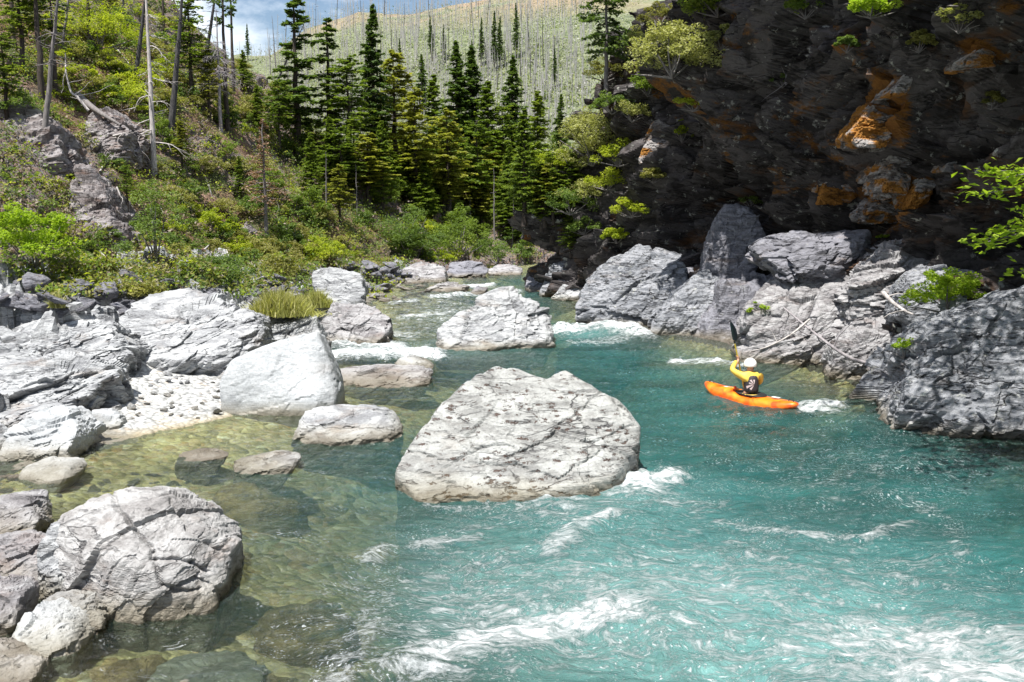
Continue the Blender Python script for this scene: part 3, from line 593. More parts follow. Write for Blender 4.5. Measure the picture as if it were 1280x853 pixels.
B('boulder', 'low slanting stone at the water below the driftwood log', [(1035, 470, .1), (1085, 474, 0), (1098, 465, .2), (1070, 455, .5), (1040, 460, .3)], T=.8, sub=5, m=M_ROCKF)
# far bend rocks
far_rocks = [('dark rock at the far bend on the right shore', [(655, 362, .3), (690, 366, 0), (700, 350, .6), (680, 335, 1.6), (660, 340, 1.4)], M_ROCKD),
 ('angular blue-grey rock under the far right shrubs', [(672, 368, .3), (715, 372, 0), (728, 350, .6), (715, 322, 1.8), (690, 330, 1.6)], M_ROCKB),
 ('pale low rock at the far right shore', [(690, 374, .3), (718, 378, 0), (728, 362, .6), (705, 355, 1.2)], M_ROCK),
 ('grey hump closing the far left shore', [(500, 352, .5), (560, 354, 0), (560, 335, 1.6), (535, 325, 2.6), (505, 332, 2.4)], M_ROCKF),
 ('dark brown rock at the head of the far rapid', [(552, 345, .5), (605, 348, 0), (618, 338, 1), (590, 325, 3), (560, 328, 2.4)], M_ROCKD),
 ('pale rock beside the head of the far rapid', [(605, 342, .5), (650, 345, 0), (655, 334, 1), (620, 328, 3)], M_ROCKF),
 ('long brownish rock in the far rapid', [(530, 362, .5), (570, 366, 0), (588, 358, 1), (560, 352, 2)], M_ROCKF),
 ('rounded dark rock standing in the far rapid', [(586, 367, .3), (606, 369, 0), (610, 362, .6), (596, 358, 1.2)], M_ROCKD)]
for lab, pts, m_ in far_rocks: B('boulder', lab, pts, T=2.5, sub=5, m=m_, fa=.1)
# hillside outcrops
for lab, pts, Yc in [('grey crag with white facets on the left hillside', [(-20, 215, .3), (50, 260, 0), (82, 225, .5), (75, 170, 2), (40, 130, 3.5), (-20, 125, 4)], 47),
                     ('dark vertical crag right of the bright green bush', [(85, 310, .3), (125, 325, 0), (150, 300, .6), (130, 235, 2), (100, 195, 3), (85, 230, 2)], 45),
                     ('broken crag at the left edge above the bank', [(-20, 300, .3), (30, 312, 0), (45, 280, .5), (30, 240, 2), (-20, 225, 2)], 44),
                     ('brown boulder lodged under the hillside shrubs', [(285, 305, .3), (305, 310, 0), (312, 290, .5), (298, 278, 1)], 56),
                     ('rusty ledge on the left hillside beside bleached deadwood', [(100, 175, .3), (150, 190, 0), (162, 165, .5), (130, 130, 2), (105, 140, 2)], 53)]:
    B('rock_outcrop', lab, pts, T=5, Y=Yc, zg=atY(pts[1][0], pts[1][1], Yc).z, sub=6, m=M_ROCKH, fa=.15, crackd=.16, cat='rock')

# ------------------------------------------------------------------ ray casting against what stands so far
bpy.context.view_layer.update(); DG = bpy.context.evaluated_depsgraph_get()
def hit(px, py):
    r = ray(px, py).normalized(); p0 = Vector((0, 0, CAMH))
    for _k in range(3):
        ok, loc, nor, idx, ob, _ = SC.ray_cast(DG, p0, r)
        if ok and ob.name == 'haze': p0 = loc+r*.01; continue
        break
    return (loc, nor, ob.name) if ok else (None, None, None)
def drop(x, y, z0=60):
    ok, loc, nor, idx, ob, _ = SC.ray_cast(DG, Vector((x, y, z0)), Vector((0, 0, -1)))
    return loc if ok else None

# sunlit patches of the cliff face, built as jutting blocks in paler rock colour
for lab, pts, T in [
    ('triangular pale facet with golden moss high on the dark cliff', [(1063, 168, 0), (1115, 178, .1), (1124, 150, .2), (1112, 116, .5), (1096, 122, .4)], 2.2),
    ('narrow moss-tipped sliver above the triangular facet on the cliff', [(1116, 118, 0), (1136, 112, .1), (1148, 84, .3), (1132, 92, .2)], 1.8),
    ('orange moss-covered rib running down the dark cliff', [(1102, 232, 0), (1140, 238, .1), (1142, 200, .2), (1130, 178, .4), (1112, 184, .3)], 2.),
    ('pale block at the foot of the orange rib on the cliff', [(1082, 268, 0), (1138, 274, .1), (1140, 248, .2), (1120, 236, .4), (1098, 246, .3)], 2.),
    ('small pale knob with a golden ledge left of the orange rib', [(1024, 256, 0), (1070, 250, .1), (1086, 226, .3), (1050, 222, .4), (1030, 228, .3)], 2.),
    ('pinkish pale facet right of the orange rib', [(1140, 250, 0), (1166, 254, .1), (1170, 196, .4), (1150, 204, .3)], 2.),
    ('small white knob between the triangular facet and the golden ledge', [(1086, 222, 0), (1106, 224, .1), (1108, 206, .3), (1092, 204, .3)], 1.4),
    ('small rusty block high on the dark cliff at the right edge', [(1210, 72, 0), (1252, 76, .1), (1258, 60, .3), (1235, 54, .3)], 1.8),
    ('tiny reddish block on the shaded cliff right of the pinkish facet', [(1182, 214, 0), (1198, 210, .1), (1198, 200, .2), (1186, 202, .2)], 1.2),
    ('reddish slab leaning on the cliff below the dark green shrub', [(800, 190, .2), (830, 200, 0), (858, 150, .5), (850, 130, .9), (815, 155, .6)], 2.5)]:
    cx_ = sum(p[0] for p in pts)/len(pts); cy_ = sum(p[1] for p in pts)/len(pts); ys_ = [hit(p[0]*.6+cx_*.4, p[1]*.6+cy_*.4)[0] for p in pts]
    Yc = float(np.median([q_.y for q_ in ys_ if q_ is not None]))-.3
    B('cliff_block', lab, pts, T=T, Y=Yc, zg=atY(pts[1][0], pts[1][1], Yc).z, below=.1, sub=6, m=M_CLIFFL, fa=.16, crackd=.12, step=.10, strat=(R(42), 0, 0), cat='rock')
# loose rocks
rock_protos = []
for k in range(7):
    pts = [tuple(RNG.normal(size=3)*np.array([.55, .5, .38])) for _ in range(16)]
    v, f = hull_rock([pts], sub=4, seed=100+k, fa=.09, ani=(1, 1, 1.6)); rock_protos.append(v/np.abs(v).max())
_rf = ico(4)[1]
def rock_meshes(m, tagn): return [mesh_np('loose_rock', v, _rf, m) for v in rock_protos]
RM = {'p': rock_meshes(M_ROCK, 'p'), 'd': rock_meshes(M_ROCKD, 'd'), 'b': rock_meshes(M_ROCKF, 'b')}
def scatter_rocks(n, poly, size, kind, label, group, sink=.25, flat=.75, where=None):
    x0, y0, x1, y1 = poly; c = 0; tr = 0
    while c < n and tr < n*6:
        tr += 1
        px = random.uniform(x0, x1); py = random.uniform(y0, y1); l, nn, nm = hit(px, py)
        if l is None or not nm.startswith(('river', 'hillside')): continue
        if l.z < -.5: continue
        s = random.uniform(*size)*l.y/FPX
        o = bpy.data.objects.new('loose_rock', random.choice(RM[kind])); COL.objects.link(o)
        o.location = l+Vector((0, 0, s*sink)); o.scale = (s*random.uniform(.8, 1.3), s, s*flat*random.uniform(.7, 1.1))
        o.rotation_euler = (random.uniform(-.4, .4), random.uniform(-.4, .4), random.uniform(0, 6.3))
        w_ = where(px) if where else ''
        tag(o, (label+' '+w_).strip(), 'rock', (group+' '+w_).strip()); c += 1
scatter_rocks(70, (0, 352, 330, 395), (7, 20), 'd', 'dark grey loose rock at the hillside foot', 'dark rocks at the hillside foot', where=lambda x: 'near the left edge' if x < 90 else 'behind the cracked bedrock hump' if x < 170 else 'left behind the domed slab' if x < 250 else 'right behind the domed slab')
scatter_rocks(60, (330, 335, 640, 372), (6, 17), 'd', 'purplish grey rock on the far left shore', 'rocks along the far left shore', where=lambda x: 'behind the tilted slab' if x < 430 else 'between the tilted slab and the grey hump' if x < 500 else 'around the grey hump' if x < 570 else 'at the head of the far rapid')
scatter_rocks(30, (330, 350, 560, 385), (5, 14), 'b', 'grey rock strewn beside the far rapid', 'rocks beside the far rapid')
scatter_rocks(34, (60, 440, 320, 525), (3, 8), 'p', 'fist to head sized pale stone on the gravel bar', 'stones on the gravel bar')
scatter_rocks(26, (0, 590, 330, 625), (5, 16), 'b', 'small stone showing through the shallows by the left shore', 'stones in the left shallows', sink=-.2)
scatter_rocks(14, (470, 352, 640, 395), (5, 11), 'b', 'small rock breaking the surface of the far rapid', 'rocks in the far rapid')

# ------------------------------------------------------------------ vegetation generators
def leaves_mesh(name, C, size, m, up=.35, aspect=1.8, rnd=None, nrm=None):
    """one bent quad per centre"""
    N = len(C); C = np.asarray(C); n = RNG.normal(size=(N, 3)); n[:, 2] = np.abs(n[:, 2])+up*2
    if nrm is not None: n = nrm+RNG.normal(size=(N, 3))*.35
    n /= np.linalg.norm(n, axis=1)[:, None]; a = RNG.normal(size=(N, 3)); a -= n*(a*n).sum(1)[:, None]; a /= np.linalg.norm(a, axis=1)[:, None]+1e-9
    b = np.cross(n, a); s = (np.asarray(size)*RNG.uniform(.6, 1.3, N))[:, None]
    w = s/aspect
    v = np.stack([C-a*s*.5, C+b*w*.5+n*s*.08, C+a*s*.5, C-b*w*.5+n*s*.08], 1).reshape(-1, 3)
    f = np.arange(N*4).reshape(N, 4)
    r = rnd if rnd is not None else RNG.random(N)
    return mesh_np(name, v, f, m, fattrs={'rnd': np.clip(r, 0, 1)}, smooth=False)
def tube_np(pts, rad, k=6):
    pts = np.asarray(pts, float); n = len(pts); V = []; Fc = []
    tg = np.gradient(pts, axis=0); tg /= np.linalg.norm(tg, axis=1)[:, None]+1e-9
    ref = np.array([0, 0, 1.]) if abs(tg[0][2]) < .8 else np.array([1., 0, 0])
    for i in range(n):
        a = np.cross(tg[i], ref); a /= np.linalg.norm(a)+1e-9; b = np.cross(tg[i], a)
        for j in range(k):
            t = 2*math.pi*j/k; V.append(pts[i]+rad[i]*(a*math.cos(t)+b*math.sin(t)))
    for i in range(n-1):
        for j in range(k):
            Fc.append((i*k+j, i*k+(j+1) % k, (i+1)*k+(j+1) % k, (i+1)*k+j))
    return np.array(V), np.array(Fc)
def tubes(name, L_, m, k=6):
    V = []; Fc = []; o = 0
    for pts, rad in L_:
        v, f = tube_np(pts, rad, k); V.append(v); Fc.append(f+o); o += len(v)
    return mesh_np(name, np.concatenate(V), np.concatenate(Fc), m)
def wander(p, d, L_, n, j=.15, droop=0.):
    P_ = [np.array(p, float)]; d = np.array(d, float)
    for i in range(n):
        d = d+RNG.normal(size=3)*j; d[2] -= droop; d /= np.linalg.norm(d); P_.append(P_[-1]+d*L_/n)
    return P_
M_BARK = bark_mat('dark_bark', (.022, .018, .016), (.085, .065, .05)); M_BARKG = bark_mat('grey_bark', (.10, .09, .09), (.24, .22, .21))
M_DEAD = bark_mat('bleached_wood', (.30, .27, .26), (.62, .58, .55)); M_CHAR = bark_mat('charred_bark', (.015, .015, .018), (.09, .085, .085))
M_SNAG = bark_mat('grey_snag_wood', (.26, .25, .24), (.46, .45, .43))
M_TWIG = bark_mat('lichen_grey_twigs', (.22, .20, .21), (.38, .35, .36))
M_CON = leaf_mat('conifer_needles_dark', [(.035, .065, .02), (.08, .135, .035), (.17, .24, .06)], .4)
M_CON2 = leaf_mat('conifer_needles_green', [(.07, .115, .022), (.15, .22, .035), (.28, .34, .06)], .45)
M_CON3 = leaf_mat('conifer_needles_yellowish', [(.13, .15, .025), (.26, .28, .05), (.40, .39, .09)], .45)
M_BROWN = leaf_mat('dead_brown_needles', [(.16, .09, .05), (.27, .16, .10), (.36, .25, .18)], .2)
M_LY = leaf_mat('bright_yellow_green_leaves', [(.18, .24, .015), (.33, .39, .03), (.50, .53, .08)], .5)
M_LG = leaf_mat('mid_green_leaves', [(.07, .12, .03), (.14, .21, .05), (.24, .31, .085)], .45)
M_LO = leaf_mat('olive_leaves', [(.11, .12, .035), (.22, .22, .065), (.36, .34, .12)], .4)
M_LS = leaf_mat('silver_yellow_leaves', [(.15, .17, .06), (.32, .33, .12), (.52, .52, .24)], .4)
M_LB = leaf_mat('bright_fresh_leaves', [(.12, .22, .01), (.30, .42, .03), (.50, .60, .10)], .5)  # brightest of the fresh green leaf colours
M_GR = leaf_mat('dry_grass', [(.22, .24, .06), (.36, .36, .12), (.52, .48, .22)], .4)

def conifer(label, H=12., base=.25, wid=2.2, dens=1., m=None, tiers=26, shape=1.0, gap=.0, leaf=.26, droop=.03, bark=None, group=None, lean=0., nsp=16, name='conifer_tree'):
    root = empty(name, (0, 0, 0), 0, label, 'tree', group)
    tr = [np.array([lean*H*(i/10)**1.3+RNG.normal()*.04, RNG.normal()*.04, -1.2+(H+1.2)*i/10]) for i in range(11)]
    r0 = .016*H+.03
    L_ = [(tr, [r0*(1-i/10.4)+.015 for i in range(11)])]
    C = []; rn = []
    tz = np.array([p[2] for p in tr]); txx = np.array([p[0] for p in tr])
    for i in range(tiers):
        t = (i+RNG.uniform(-.3, .3))/tiers; zc0 = H*(base+(1-base)*t)
        if RNG.random() < gap: continue
        pr = wid*((1-t)**shape*.95+.06)*min(1, .45+t*4)
        nb = max(3, int(round(6*dens)))
        for b_ in range(nb):
            az_ = RNG.uniform(0, 6.283); Lb = pr*RNG.uniform(.35, 1.2); zc = min(H*.99, zc0+RNG.uniform(-.7, .7)*H*(1-base)/tiers)
            x0 = np.interp(zc, tz, txx)
            P_ = wander((x0, 0, zc+RNG.uniform(-.2, .2)), (math.cos(az_), math.sin(az_), .18-.25*(1-t)), Lb, 5, .07, droop)
            L_.append((P_, [.03*(1-q_/5.5) for q_ in range(6)]))
            P_ = np.array(P_); k = int(nsp*1.7*(.5+Lb/wid)); s = RNG.uniform(.15, 1, k)**.75
            pos = np.stack([np.interp(s*5, range(6), P_[:, c_]) for c_ in range(3)], 1)
            side = np.array([-math.sin(az_), math.cos(az_), 0]); wd = (RNG.random(k)-.5)*.75*Lb*(1.2-s)
            pos = pos+side*wd[:, None]; pos[:, 2] += RNG.normal(size=k)*.05-np.abs(wd)*.12
            C.append(pos); rn.append(np.clip(.15+.55*RNG.random(k)+.3*(s > .75), 0, 1))
    C = np.concatenate(C); rn = np.concatenate(rn)
    link('trunk', tubes('trunk', L_, bark or M_BARK, 5), root)
    link('crown', leaves_mesh('crown', C, leaf*1.25, m or M_CON, up=.8, aspect=1.9, rnd=rn), root)
    return root
def dead_tree(label, H=10., m=None, nb=26, blen=1.6, base=.25, droop=.06, sub=4, lean=0., thick=.016, group=None, name='dead_tree', top=1.):
    root = empty(name, (0, 0, 0), 0, label, 'tree', group)
    tr = [np.array([lean*H*(i/10), RNG.normal()*.05, -1.+(H+1.)*i/10]) for i in range(11)]
    link('trunk', tubes('trunk', [(tr, [thick*H*(1-i/10.6)+.02 for i in range(11)])], m, 6), root)
    L_ = []
    for i in range(nb):
        t = RNG.uniform(base, top); zc = H*t; az_ = RNG.uniform(0, 6.283); Lb = blen*(1.15-t)*RNG.uniform(.5, 1.3)
        P_ = wander((lean*H*((zc+1)/(H+1)), 0, zc), (math.cos(az_), math.sin(az_), .1), Lb, 6, .16, droop)
        L_.append((P_, [.03*(1-q_/7)*(.6+H*.04) for q_ in range(7)]))
        for s_ in range(sub):
            k = RNG.integers(1, 6); q_ = P_[k]; a2 = az_+RNG.choice([-1, 1])*RNG.uniform(.4, 1.1)
            P2 = wander(q_, (math.cos(a2), math.sin(a2), RNG.uniform(-.3, .2)), Lb*.45, 4, .25, droop*1.4)
            L_.append((P2, [.014*(1-q2/5)*(.6+H*.04) for q2 in range(5)]))
    if L_: link('branches', tubes('branches', L_, m, 4), root)
    return root
def bush(label, rx=1., rz=.8, clumps=14, nl=70, leaf=.13, m=None, stems=8, name='shrub', cat='shrub', group=None, cr=.33, sh=.0, aspect=1.7):
    root = empty(name, (0, 0, 0), 0, label, cat, group); C = []; rn = []; L_ = []
    for i in range(clumps):
        th = RNG.uniform(0, 6.283); u = RNG.uniform(0, 1)**.6
        c = np.array([math.cos(th)*u*rx, math.sin(th)*u*rx*.9, rz*(.16+.98*math.sqrt(max(0, 1-u*u))*RNG.uniform(.15, 1.))+sh])
        r = cr*rx*RNG.uniform(.6, 1.3); d = RNG.normal(size=(nl, 3)); d /= np.linalg.norm(d, axis=1)[:, None]; d[:, 2] *= .6
        C.append(c+d*r*(RNG.uniform(.35, 1, nl)**.5)[:, None]); rn.append(np.clip(RNG.uniform(.2, .8)+RNG.normal(size=nl)*.2, 0, 1))
        if i < stems: L_.append((wander((0, 0, -.15), c/np.linalg.norm(c), np.linalg.norm(c), 5, .08), [.03*rx*(1-q_/6)+.004 for q_ in range(6)]))
    link('foliage', leaves_mesh('foliage', np.concatenate(C), leaf, m, up=.5, rnd=np.concatenate(rn), aspect=aspect), root)
    link('stem', tubes('stem', L_, M_BARKG, 4), root)
    return root
used = set()
def place(proto, px, py_base, py_top=None, H=None, label=None, rz=None, tilt=None, group=None, Y=None, sxy=1.):
    if Y is None:
        l, nn, nm = hit(px, py_base)
        if l is None: return None
    else: l = atY(px, py_base, Y)
    s = 1.
    if py_top is not None: s = (atY(px, py_top, l.y).z-l.z)/H
    rz = random.uniform(0, 6.28) if rz is None else rz
    if proto.name not in used:
        used.add(proto.name); o = proto; o.location = l; o.rotation_euler = ((tilt or (0, 0))[0], (tilt or (0, 0))[1], rz); o.scale = (s*sxy, s*sxy, s)
        if label: o['label'] = label
        if group: o['group'] = group
        return o
    return copy_tree(proto, l, rz, (s*sxy, s*sxy, s), label, group, tilt)

# ---- conifers of the valley
cA = conifer('x', H=12, base=.22, wid=2.3, tiers=22, gap=.12, dens=.9, m=M_CON, shape=.8, leaf=.30, nsp=20)
cB = conifer('x', H=12, base=.18, wid=1.9, tiers=34, dens=1.3, m=M_CON, shape=1., leaf=.26, nsp=16)
cC = conifer('x', H=12, base=.30, wid=2.2, tiers=24, gap=.08, dens=1., m=M_CON3, shape=.55, leaf=.27, nsp=20)
cD = conifer('x', H=12, base=.12, wid=2.2, tiers=32, dens=1.3, m=M_CON2, shape=.8, leaf=.25, nsp=17)
cE = conifer('x', H=12, base=.35, wid=2.3, tiers=22, gap=.1, dens=1., m=M_CON2, shape=.45, leaf=.24, nsp=20)
cF = conifer('x', H=12, base=.62, wid=1.8, tiers=11, gap=.2, dens=.8, m=M_CON, shape=.6, leaf=.27, nsp=14)
TREES = [
 (cA, 372, 198, -12, 'tall dark open-tiered conifer left of the valley gap', 1.1),
 (cA, 412, 188, 22, 'dark conifer partly behind the tall open-tiered one', 1.1),
 (cB, 468, 205, 6, 'slender pointed conifer with its tip against the sky', .85),
 (cE, 436, 210, 70, 'dull green conifer with bare lower trunk left of the slender one', 1.2),
 (cC, 494, 222, 62, 'yellow-green loose conifer right of the slender one', 1.15),
 (cD, 543, 240, 92, 'light green conifer below the burnt slope', .95),
 (cB, 528, 150, 68, 'small dark conifer tip left of the twin dark conifers', .9),
 (cB, 572, 230, 52, 'left one of the twin dark conifers in the valley gap', 1.0),
 (cB, 590, 235, 58, 'right one of the twin dark conifers in the valley gap', 1.05),
 (cD, 610, 262, 100, 'bushy green conifer below the twin dark ones', 1.),
 (cB, 641, 225, 70, 'pointed dark conifer on the right of the valley gap', 1.0),
 (cE, 628, 255, 130, 'dull conifer with a pale trunk below the pointed dark one', 1.0),
 (cD, 672, 262, 112, 'bright green conifer near the cliff edge', 1.0),
 (cD, 655, 270, 135, 'bushy conifer at the foot of the bright green one', 1.0),
 (cB, 700, 240, 118, 'small dark conifer touching the cliff outline', .8),
 (cC, 520, 262, 110, 'yellowish conifer with drooping limbs above the riverside shrubs', 1.1),
 (cC, 560, 275, 135, 'yellow-green conifer standing in front of the light green one', 1.1),
 (cE, 596, 285, 150, 'olive conifer low in the valley gap', 1.1),
 (cD, 478, 268, 150, 'young green conifer under the yellow-green loose one', .9),
 (cD, 636, 290, 180, 'young green conifer above the far bend', 1.),
 (cE, 690, 296, 190, 'spreading green conifer at the far bend beside the cliff', 1.3)]
GT = 'conifers across the valley'
for pr, px, b_, t_, lab, sx in TREES: place(pr, px, b_, t_, 12., lab, group=GT, sxy=sx*1.35)
for px in range(412, 724, 9):
    b_ = 225+(px-415)*.22+random.uniform(-14, 30); hh_ = random.uniform(55, 95)
    ph = 'left' if px < 500 else ('middle' if px < 610 else 'right')
    pr, cn = random.choice([(cD, 'bright green'), (cE, 'dull olive'), (cD, 'bright green'), (cC, 'yellow-green'), (cC, 'yellow-green')])
    place(pr, px+random.uniform(-5, 5), b_, b_-hh_, 12., 'smaller %s conifer filling the %s part of the valley grove' % (cn, ph), group='smaller %s conifers in the %s part of the valley grove' % (cn, ph), sxy=random.uniform(1.6, 2.4))
# left-hand trees: dark trunks leaving the frame top
cG = conifer('x', H=16, base=.55, wid=2.6, tiers=16, gap=.25, dens=.7, m=M_CON, shape=.5, leaf=.30, nsp=18)
place(cG, 52, 128, -120, 16., 'shaded conifer with dark limbs at the upper left edge', sxy=1.1)
place(cF, 18, 60, -140, 12., 'dark conifer in the top left corner', sxy=1.)
LT = [(52, 158, 78, -60, 'leaning grey trunk with bleached limbs near the left edge', M_BARKG), (165, 100, 190, -60, 'dark trunk leaning right above the bright yellow shrub slope', M_CHAR),
      (212, 160, 232, -60, 'thin dark trunk behind the bleached snag', M_CHAR), (250, 96, 276, -50, 'thick charred trunk leaning right against the sky', M_CHAR),
      (213, 70, 248, -40, 'dark burnt log-like trunk leaning steeply right on the skyline', M_CHAR), (336, 108, 380, 30, 'charred trunk slanting right toward the tall open-tiered conifer', M_CHAR),
      (155, 28, 152, -60, 'dark trunk behind the yellow bush at the top edge', M_CHAR), (75, 52, 92, -50, 'thin grey trunk left of the yellow bush', M_BARKG)]
for i, (bx_, by_, tx_, ty_, lab, mm) in enumerate(LT):
    l, nn, nm = hit(bx_, by_)
    if l is None: continue
    tp = atY(tx_, ty_, l.y); H_ = (tp-l).length; dx = (tp.x-l.x)/max(.1, tp.z-l.z)
    o = dead_tree(lab, H=tp.z-l.z, m=mm, nb=38, blen=1.6, base=.35, sub=2, lean=dx, thick=.021 if mm is M_CHAR else .017); o.location = l
for px, b_, t_, lab in [(284, 165, -60, 'living conifer with tufted limbs left of the sky gap'), (292, 118, -50, 'right-hand one of the tufted conifers by the sky gap'), (205, 40, -90, 'conifer tip above the bleached snag')]:
    place(cF, px, b_, t_, 12., lab, sxy=.9)
EX = [(8, 150, 40, cE, 'dull green conifer at the left edge above the crag'), (70, 118, -30, cG, 'dark-limbed conifer between the two leaning trunks at upper left'), (30, 95, -60, cE, 'leafy conifer overhead in the upper left corner'), (112, 60, -70, cF, 'dark conifer rising behind the big bright yellow bush'),
      (240, 130, -10, cE, 'olive conifer under the charred leaning trunks'), (305, 118, 62, cD, 'small conifer on the skyline in the sky gap'), (262, 150, 60, cC, 'yellowish conifer among the charred trunks'), (322, 160, 105, cD, 'small bright conifer left of the tall open-tiered conifer'),
      (350, 190, 100, cE, 'dull young conifer touching the tall open-tiered conifer'), (228, 215, 150, cC, 'loose yellowish conifer right of the bleached snag'), (160, 260, 205, cE, 'small grey-green conifer on the brown scree'), (425, 285, 205, cC, 'yellowish young conifer on the slope above the tilted slab'), (390, 250, 165, cD, 'young green conifer right of the rusty brown dead conifer'), (300, 250, 195, cD, 'young green conifer left of the rusty brown dead conifer')]
for px, b_, t_, pr, lab in EX: place(pr, px, b_, t_, 16. if pr is cG else 12., lab, sxy=random.uniform(1.3, 1.7), group='conifers on the left hillside')
# bleached snag & co
l, nn, nm = hit(193, 218); H_ = atY(197, -60, l.y).z-l.z
o = dead_tree('tall bleached white snag with drooping bare limbs on the left hillside', H=H_, m=M_DEAD, nb=34, blen=2.4, base=.12, droop=.12, sub=6, thick=.014); o.location = l
l, nn, nm = hit(276, 165)
o = dead_tree('dead tree veiled in grey lichen twigs', H=8, m=M_TWIG, nb=46, blen=2.8, base=.35, droop=.1, sub=9, top=.75, thick=.016); o.location = l
l, nn, nm = hit(333, 300); H_ = atY(333, 148, l.y).z-l.z
ro = conifer('dead conifer with rusty brown needles', H=H_, base=.25, wid=1.7, tiers=18, dens=.8, gap=.1, m=M_BROWN, shape=.8, leaf=.11, nsp=18, bark=M_BARKG); ro.location = l
dT = [(438, 200, 90), (455, 150, 40), (345, 88, 20), (338, 96, 42), (408, 270, 190), (447, 275, 205), (505, 200, 140), (360, 120, 50), (420, 240, 170), (640, 310, 245), (588, 300, 250), (618, 300, 210)]
sn = dead_tree('x', H=10, m=M_BARKG, nb=14, blen=1.0, base=.3, sub=1, thick=.013)
for (px, b_, t_) in dT: place(sn, px, b_, t_, 10., 'thin grey dead tree standing among the conifers', group='thin dead trees among the conifers', tilt=(random.uniform(-.05, .05), random.uniform(-.05, .05)))
# bleached limbs on the slope
def deadwood(label, pl, r, m=None, Y=None, name='fallen_branch', cat='branch', twig=0, lift=.12):
    W_ = []
    for (px, py) in pl:
        if Y is None: l, nn, nm = hit(px, py)
        else: l = atY(px, py, Y if not hasattr(Y, '__len__') else Y[len(W_)])
        if l is None: continue
        W_.append(l+Vector((0, -.1, lift)))
    c = catmull3(W_, 6); o0 = c[0].copy(); n = len(c)
    L_ = [(c-o0, [r*(1-.75*i/n) for i in range(n)])]
    for k in range(twig):
        i = RNG.integers(2, n-1); L_.append((wander(c[i]-o0, RNG.normal(size=3)*np.array([1, .5, 1]), r*RNG.uniform(12, 26), 5, .25), [r*.3*(1-q_/6) for q_ in range(6)]))
    tag(link(name, tubes(name, L_, m or M_DEAD, 6), loc=tuple(o0)), label, cat)
def catmull3(pts, n):
    pts = [Vector(p) for p in pts]; pts = [2*pts[0]-pts[1]]+pts+[2*pts[-1]-pts[-2]]; out = []
    for i in range(1, len(pts)-2):
        a, b, c, d = pts[i-1:i+3]
        for k in range(n):
            t = k/n; out.append(.5*((2*b)+(c-a)*t+(2*a-5*b+4*c-d)*t*t+(3*b-a-3*c+d)*t**3))
    out.append(pts[-2]); return np.array([tuple(o) for o in out])
deadwood('curved bleached limb standing on the hillside above the grey crag', [(112, 142), (98, 125), (90, 118), (84, 95), (83, 70)], .08, twig=5, Y=50)
deadwood('short white forked limb on the brown scree', [(126, 218), (132, 206), (140, 196)], .06, twig=3)
deadwood('brown fallen trunk slanting down the hillside scree', [(98, 122), (120, 140), (152, 160)], .22, m=M_BARKG)
deadwood('thin pale fallen trunk beside the yellow bush', [(138, 55), (150, 68), (162, 82)], .09)
for k in range(26):
    px = random.uniform(120, 520); py = random.uniform(150, 330); a_ = random.uniform(.2, 1.3)*random.choice([-1, 1, 1]); L0 = random.uniform(10, 26)
    deadwood('thin pale dead stick lying on the brushy hillside', [(px, py), (px+L0*.5*math.cos(a_), py+L0*.5*math.sin(a_)), (px+L0*math.cos(a_), py+L0*math.sin(a_))], random.uniform(.03, .06), twig=2)
    bpy.context.scene.collection.objects[-1]['group'] = 'dead sticks lying on the hillside'

# ---- shrubs
shG = bush('x', 1., .9, 16, 80, .15, M_LG); shO = bush('x', 1., .8, 15, 80, .14, M_LO); shY = bush('x', 1., .9, 15, 80, .14, M_LY)
shC = bush('x', 1., 1.5, 22, 70, .13, M_CON2, cr=.30)
MARKS = [(195, 190, 'around the bleached snag'), (60, 90, 'in the upper left corner'), (125, 90, 'around the big bright yellow bush'), (60, 250, 'by the grey left crags'), (333, 250, 'around the rusty brown dead conifer'), (372, 200, 'below the tall open-tiered conifer'),
         (268, 300, 'near the yellow-green young tree'), (470, 230, 'under the slender pointed conifer'), (440, 320, 'above the tilted slab'), (545, 260, 'under the light green conifer'), (600, 280, 'under the twin dark conifers'), (680, 285, 'near the far bend beside the cliff'), (270, 120, 'under the charred leaning trunks'), (180, 345, 'behind the dark rocks left of the domed slab'), (330, 345, 'behind the domed slab')]
def mark(px, py): return min(MARKS, key=lambda q: (q[0]-px)**2+((q[1]-py)*1.3)**2)[2]
SP = {'G': (shG, 'mid-green leafy shrub on the hillside', 'green hillside shrubs'), 'O': (shO, 'dull olive shrub on the hillside', 'olive hillside shrubs'), 'Y': (shY, 'bright yellow-green shrub on the hillside', 'yellow-green hillside shrubs'),
      'C': (shC, 'dense dark green shrub on the hillside', 'dark green hillside shrubs')}
def shrubs(n, box, rpx, kinds):
    x0, y0, x1, y1 = box; c = tr = 0
    while c < n and tr < n*8:
        tr += 1; px = random.uniform(x0, x1); py = random.uniform(y0, y1); l, nn, nm = hit(px, py)
        if l is None or nm != 'hillside': continue
        k = random.choice(kinds); pr, lab, grp = SP[k]; s = random.uniform(*rpx)*l.y/FPX
        o = copy_tree(pr, l, random.uniform(0, 6.28), (s, s, s*random.uniform(.7, 1.3)), lab.replace('on the hillside', mark(px, py)), grp+' '+mark(px, py)); c += 1
shrubs(56, (60, 0, 230, 150), (7, 22), 'YYOOGY')
shrubs(88, (120, 110, 400, 330), (6, 22), 'GOOYGGC')
shrubs(70, (360, 150, 560, 330), (7, 21), 'GOCYGC')
shrubs(66, (500, 180, 720, 325), (9, 24), 'GCCYGG')
shrubs(40, (100, 310, 420, 360), (10, 20), 'GOYO')
shrubs(22, (215, 70, 345, 170), (8, 14), 'OOS'.replace('S', 'G'))
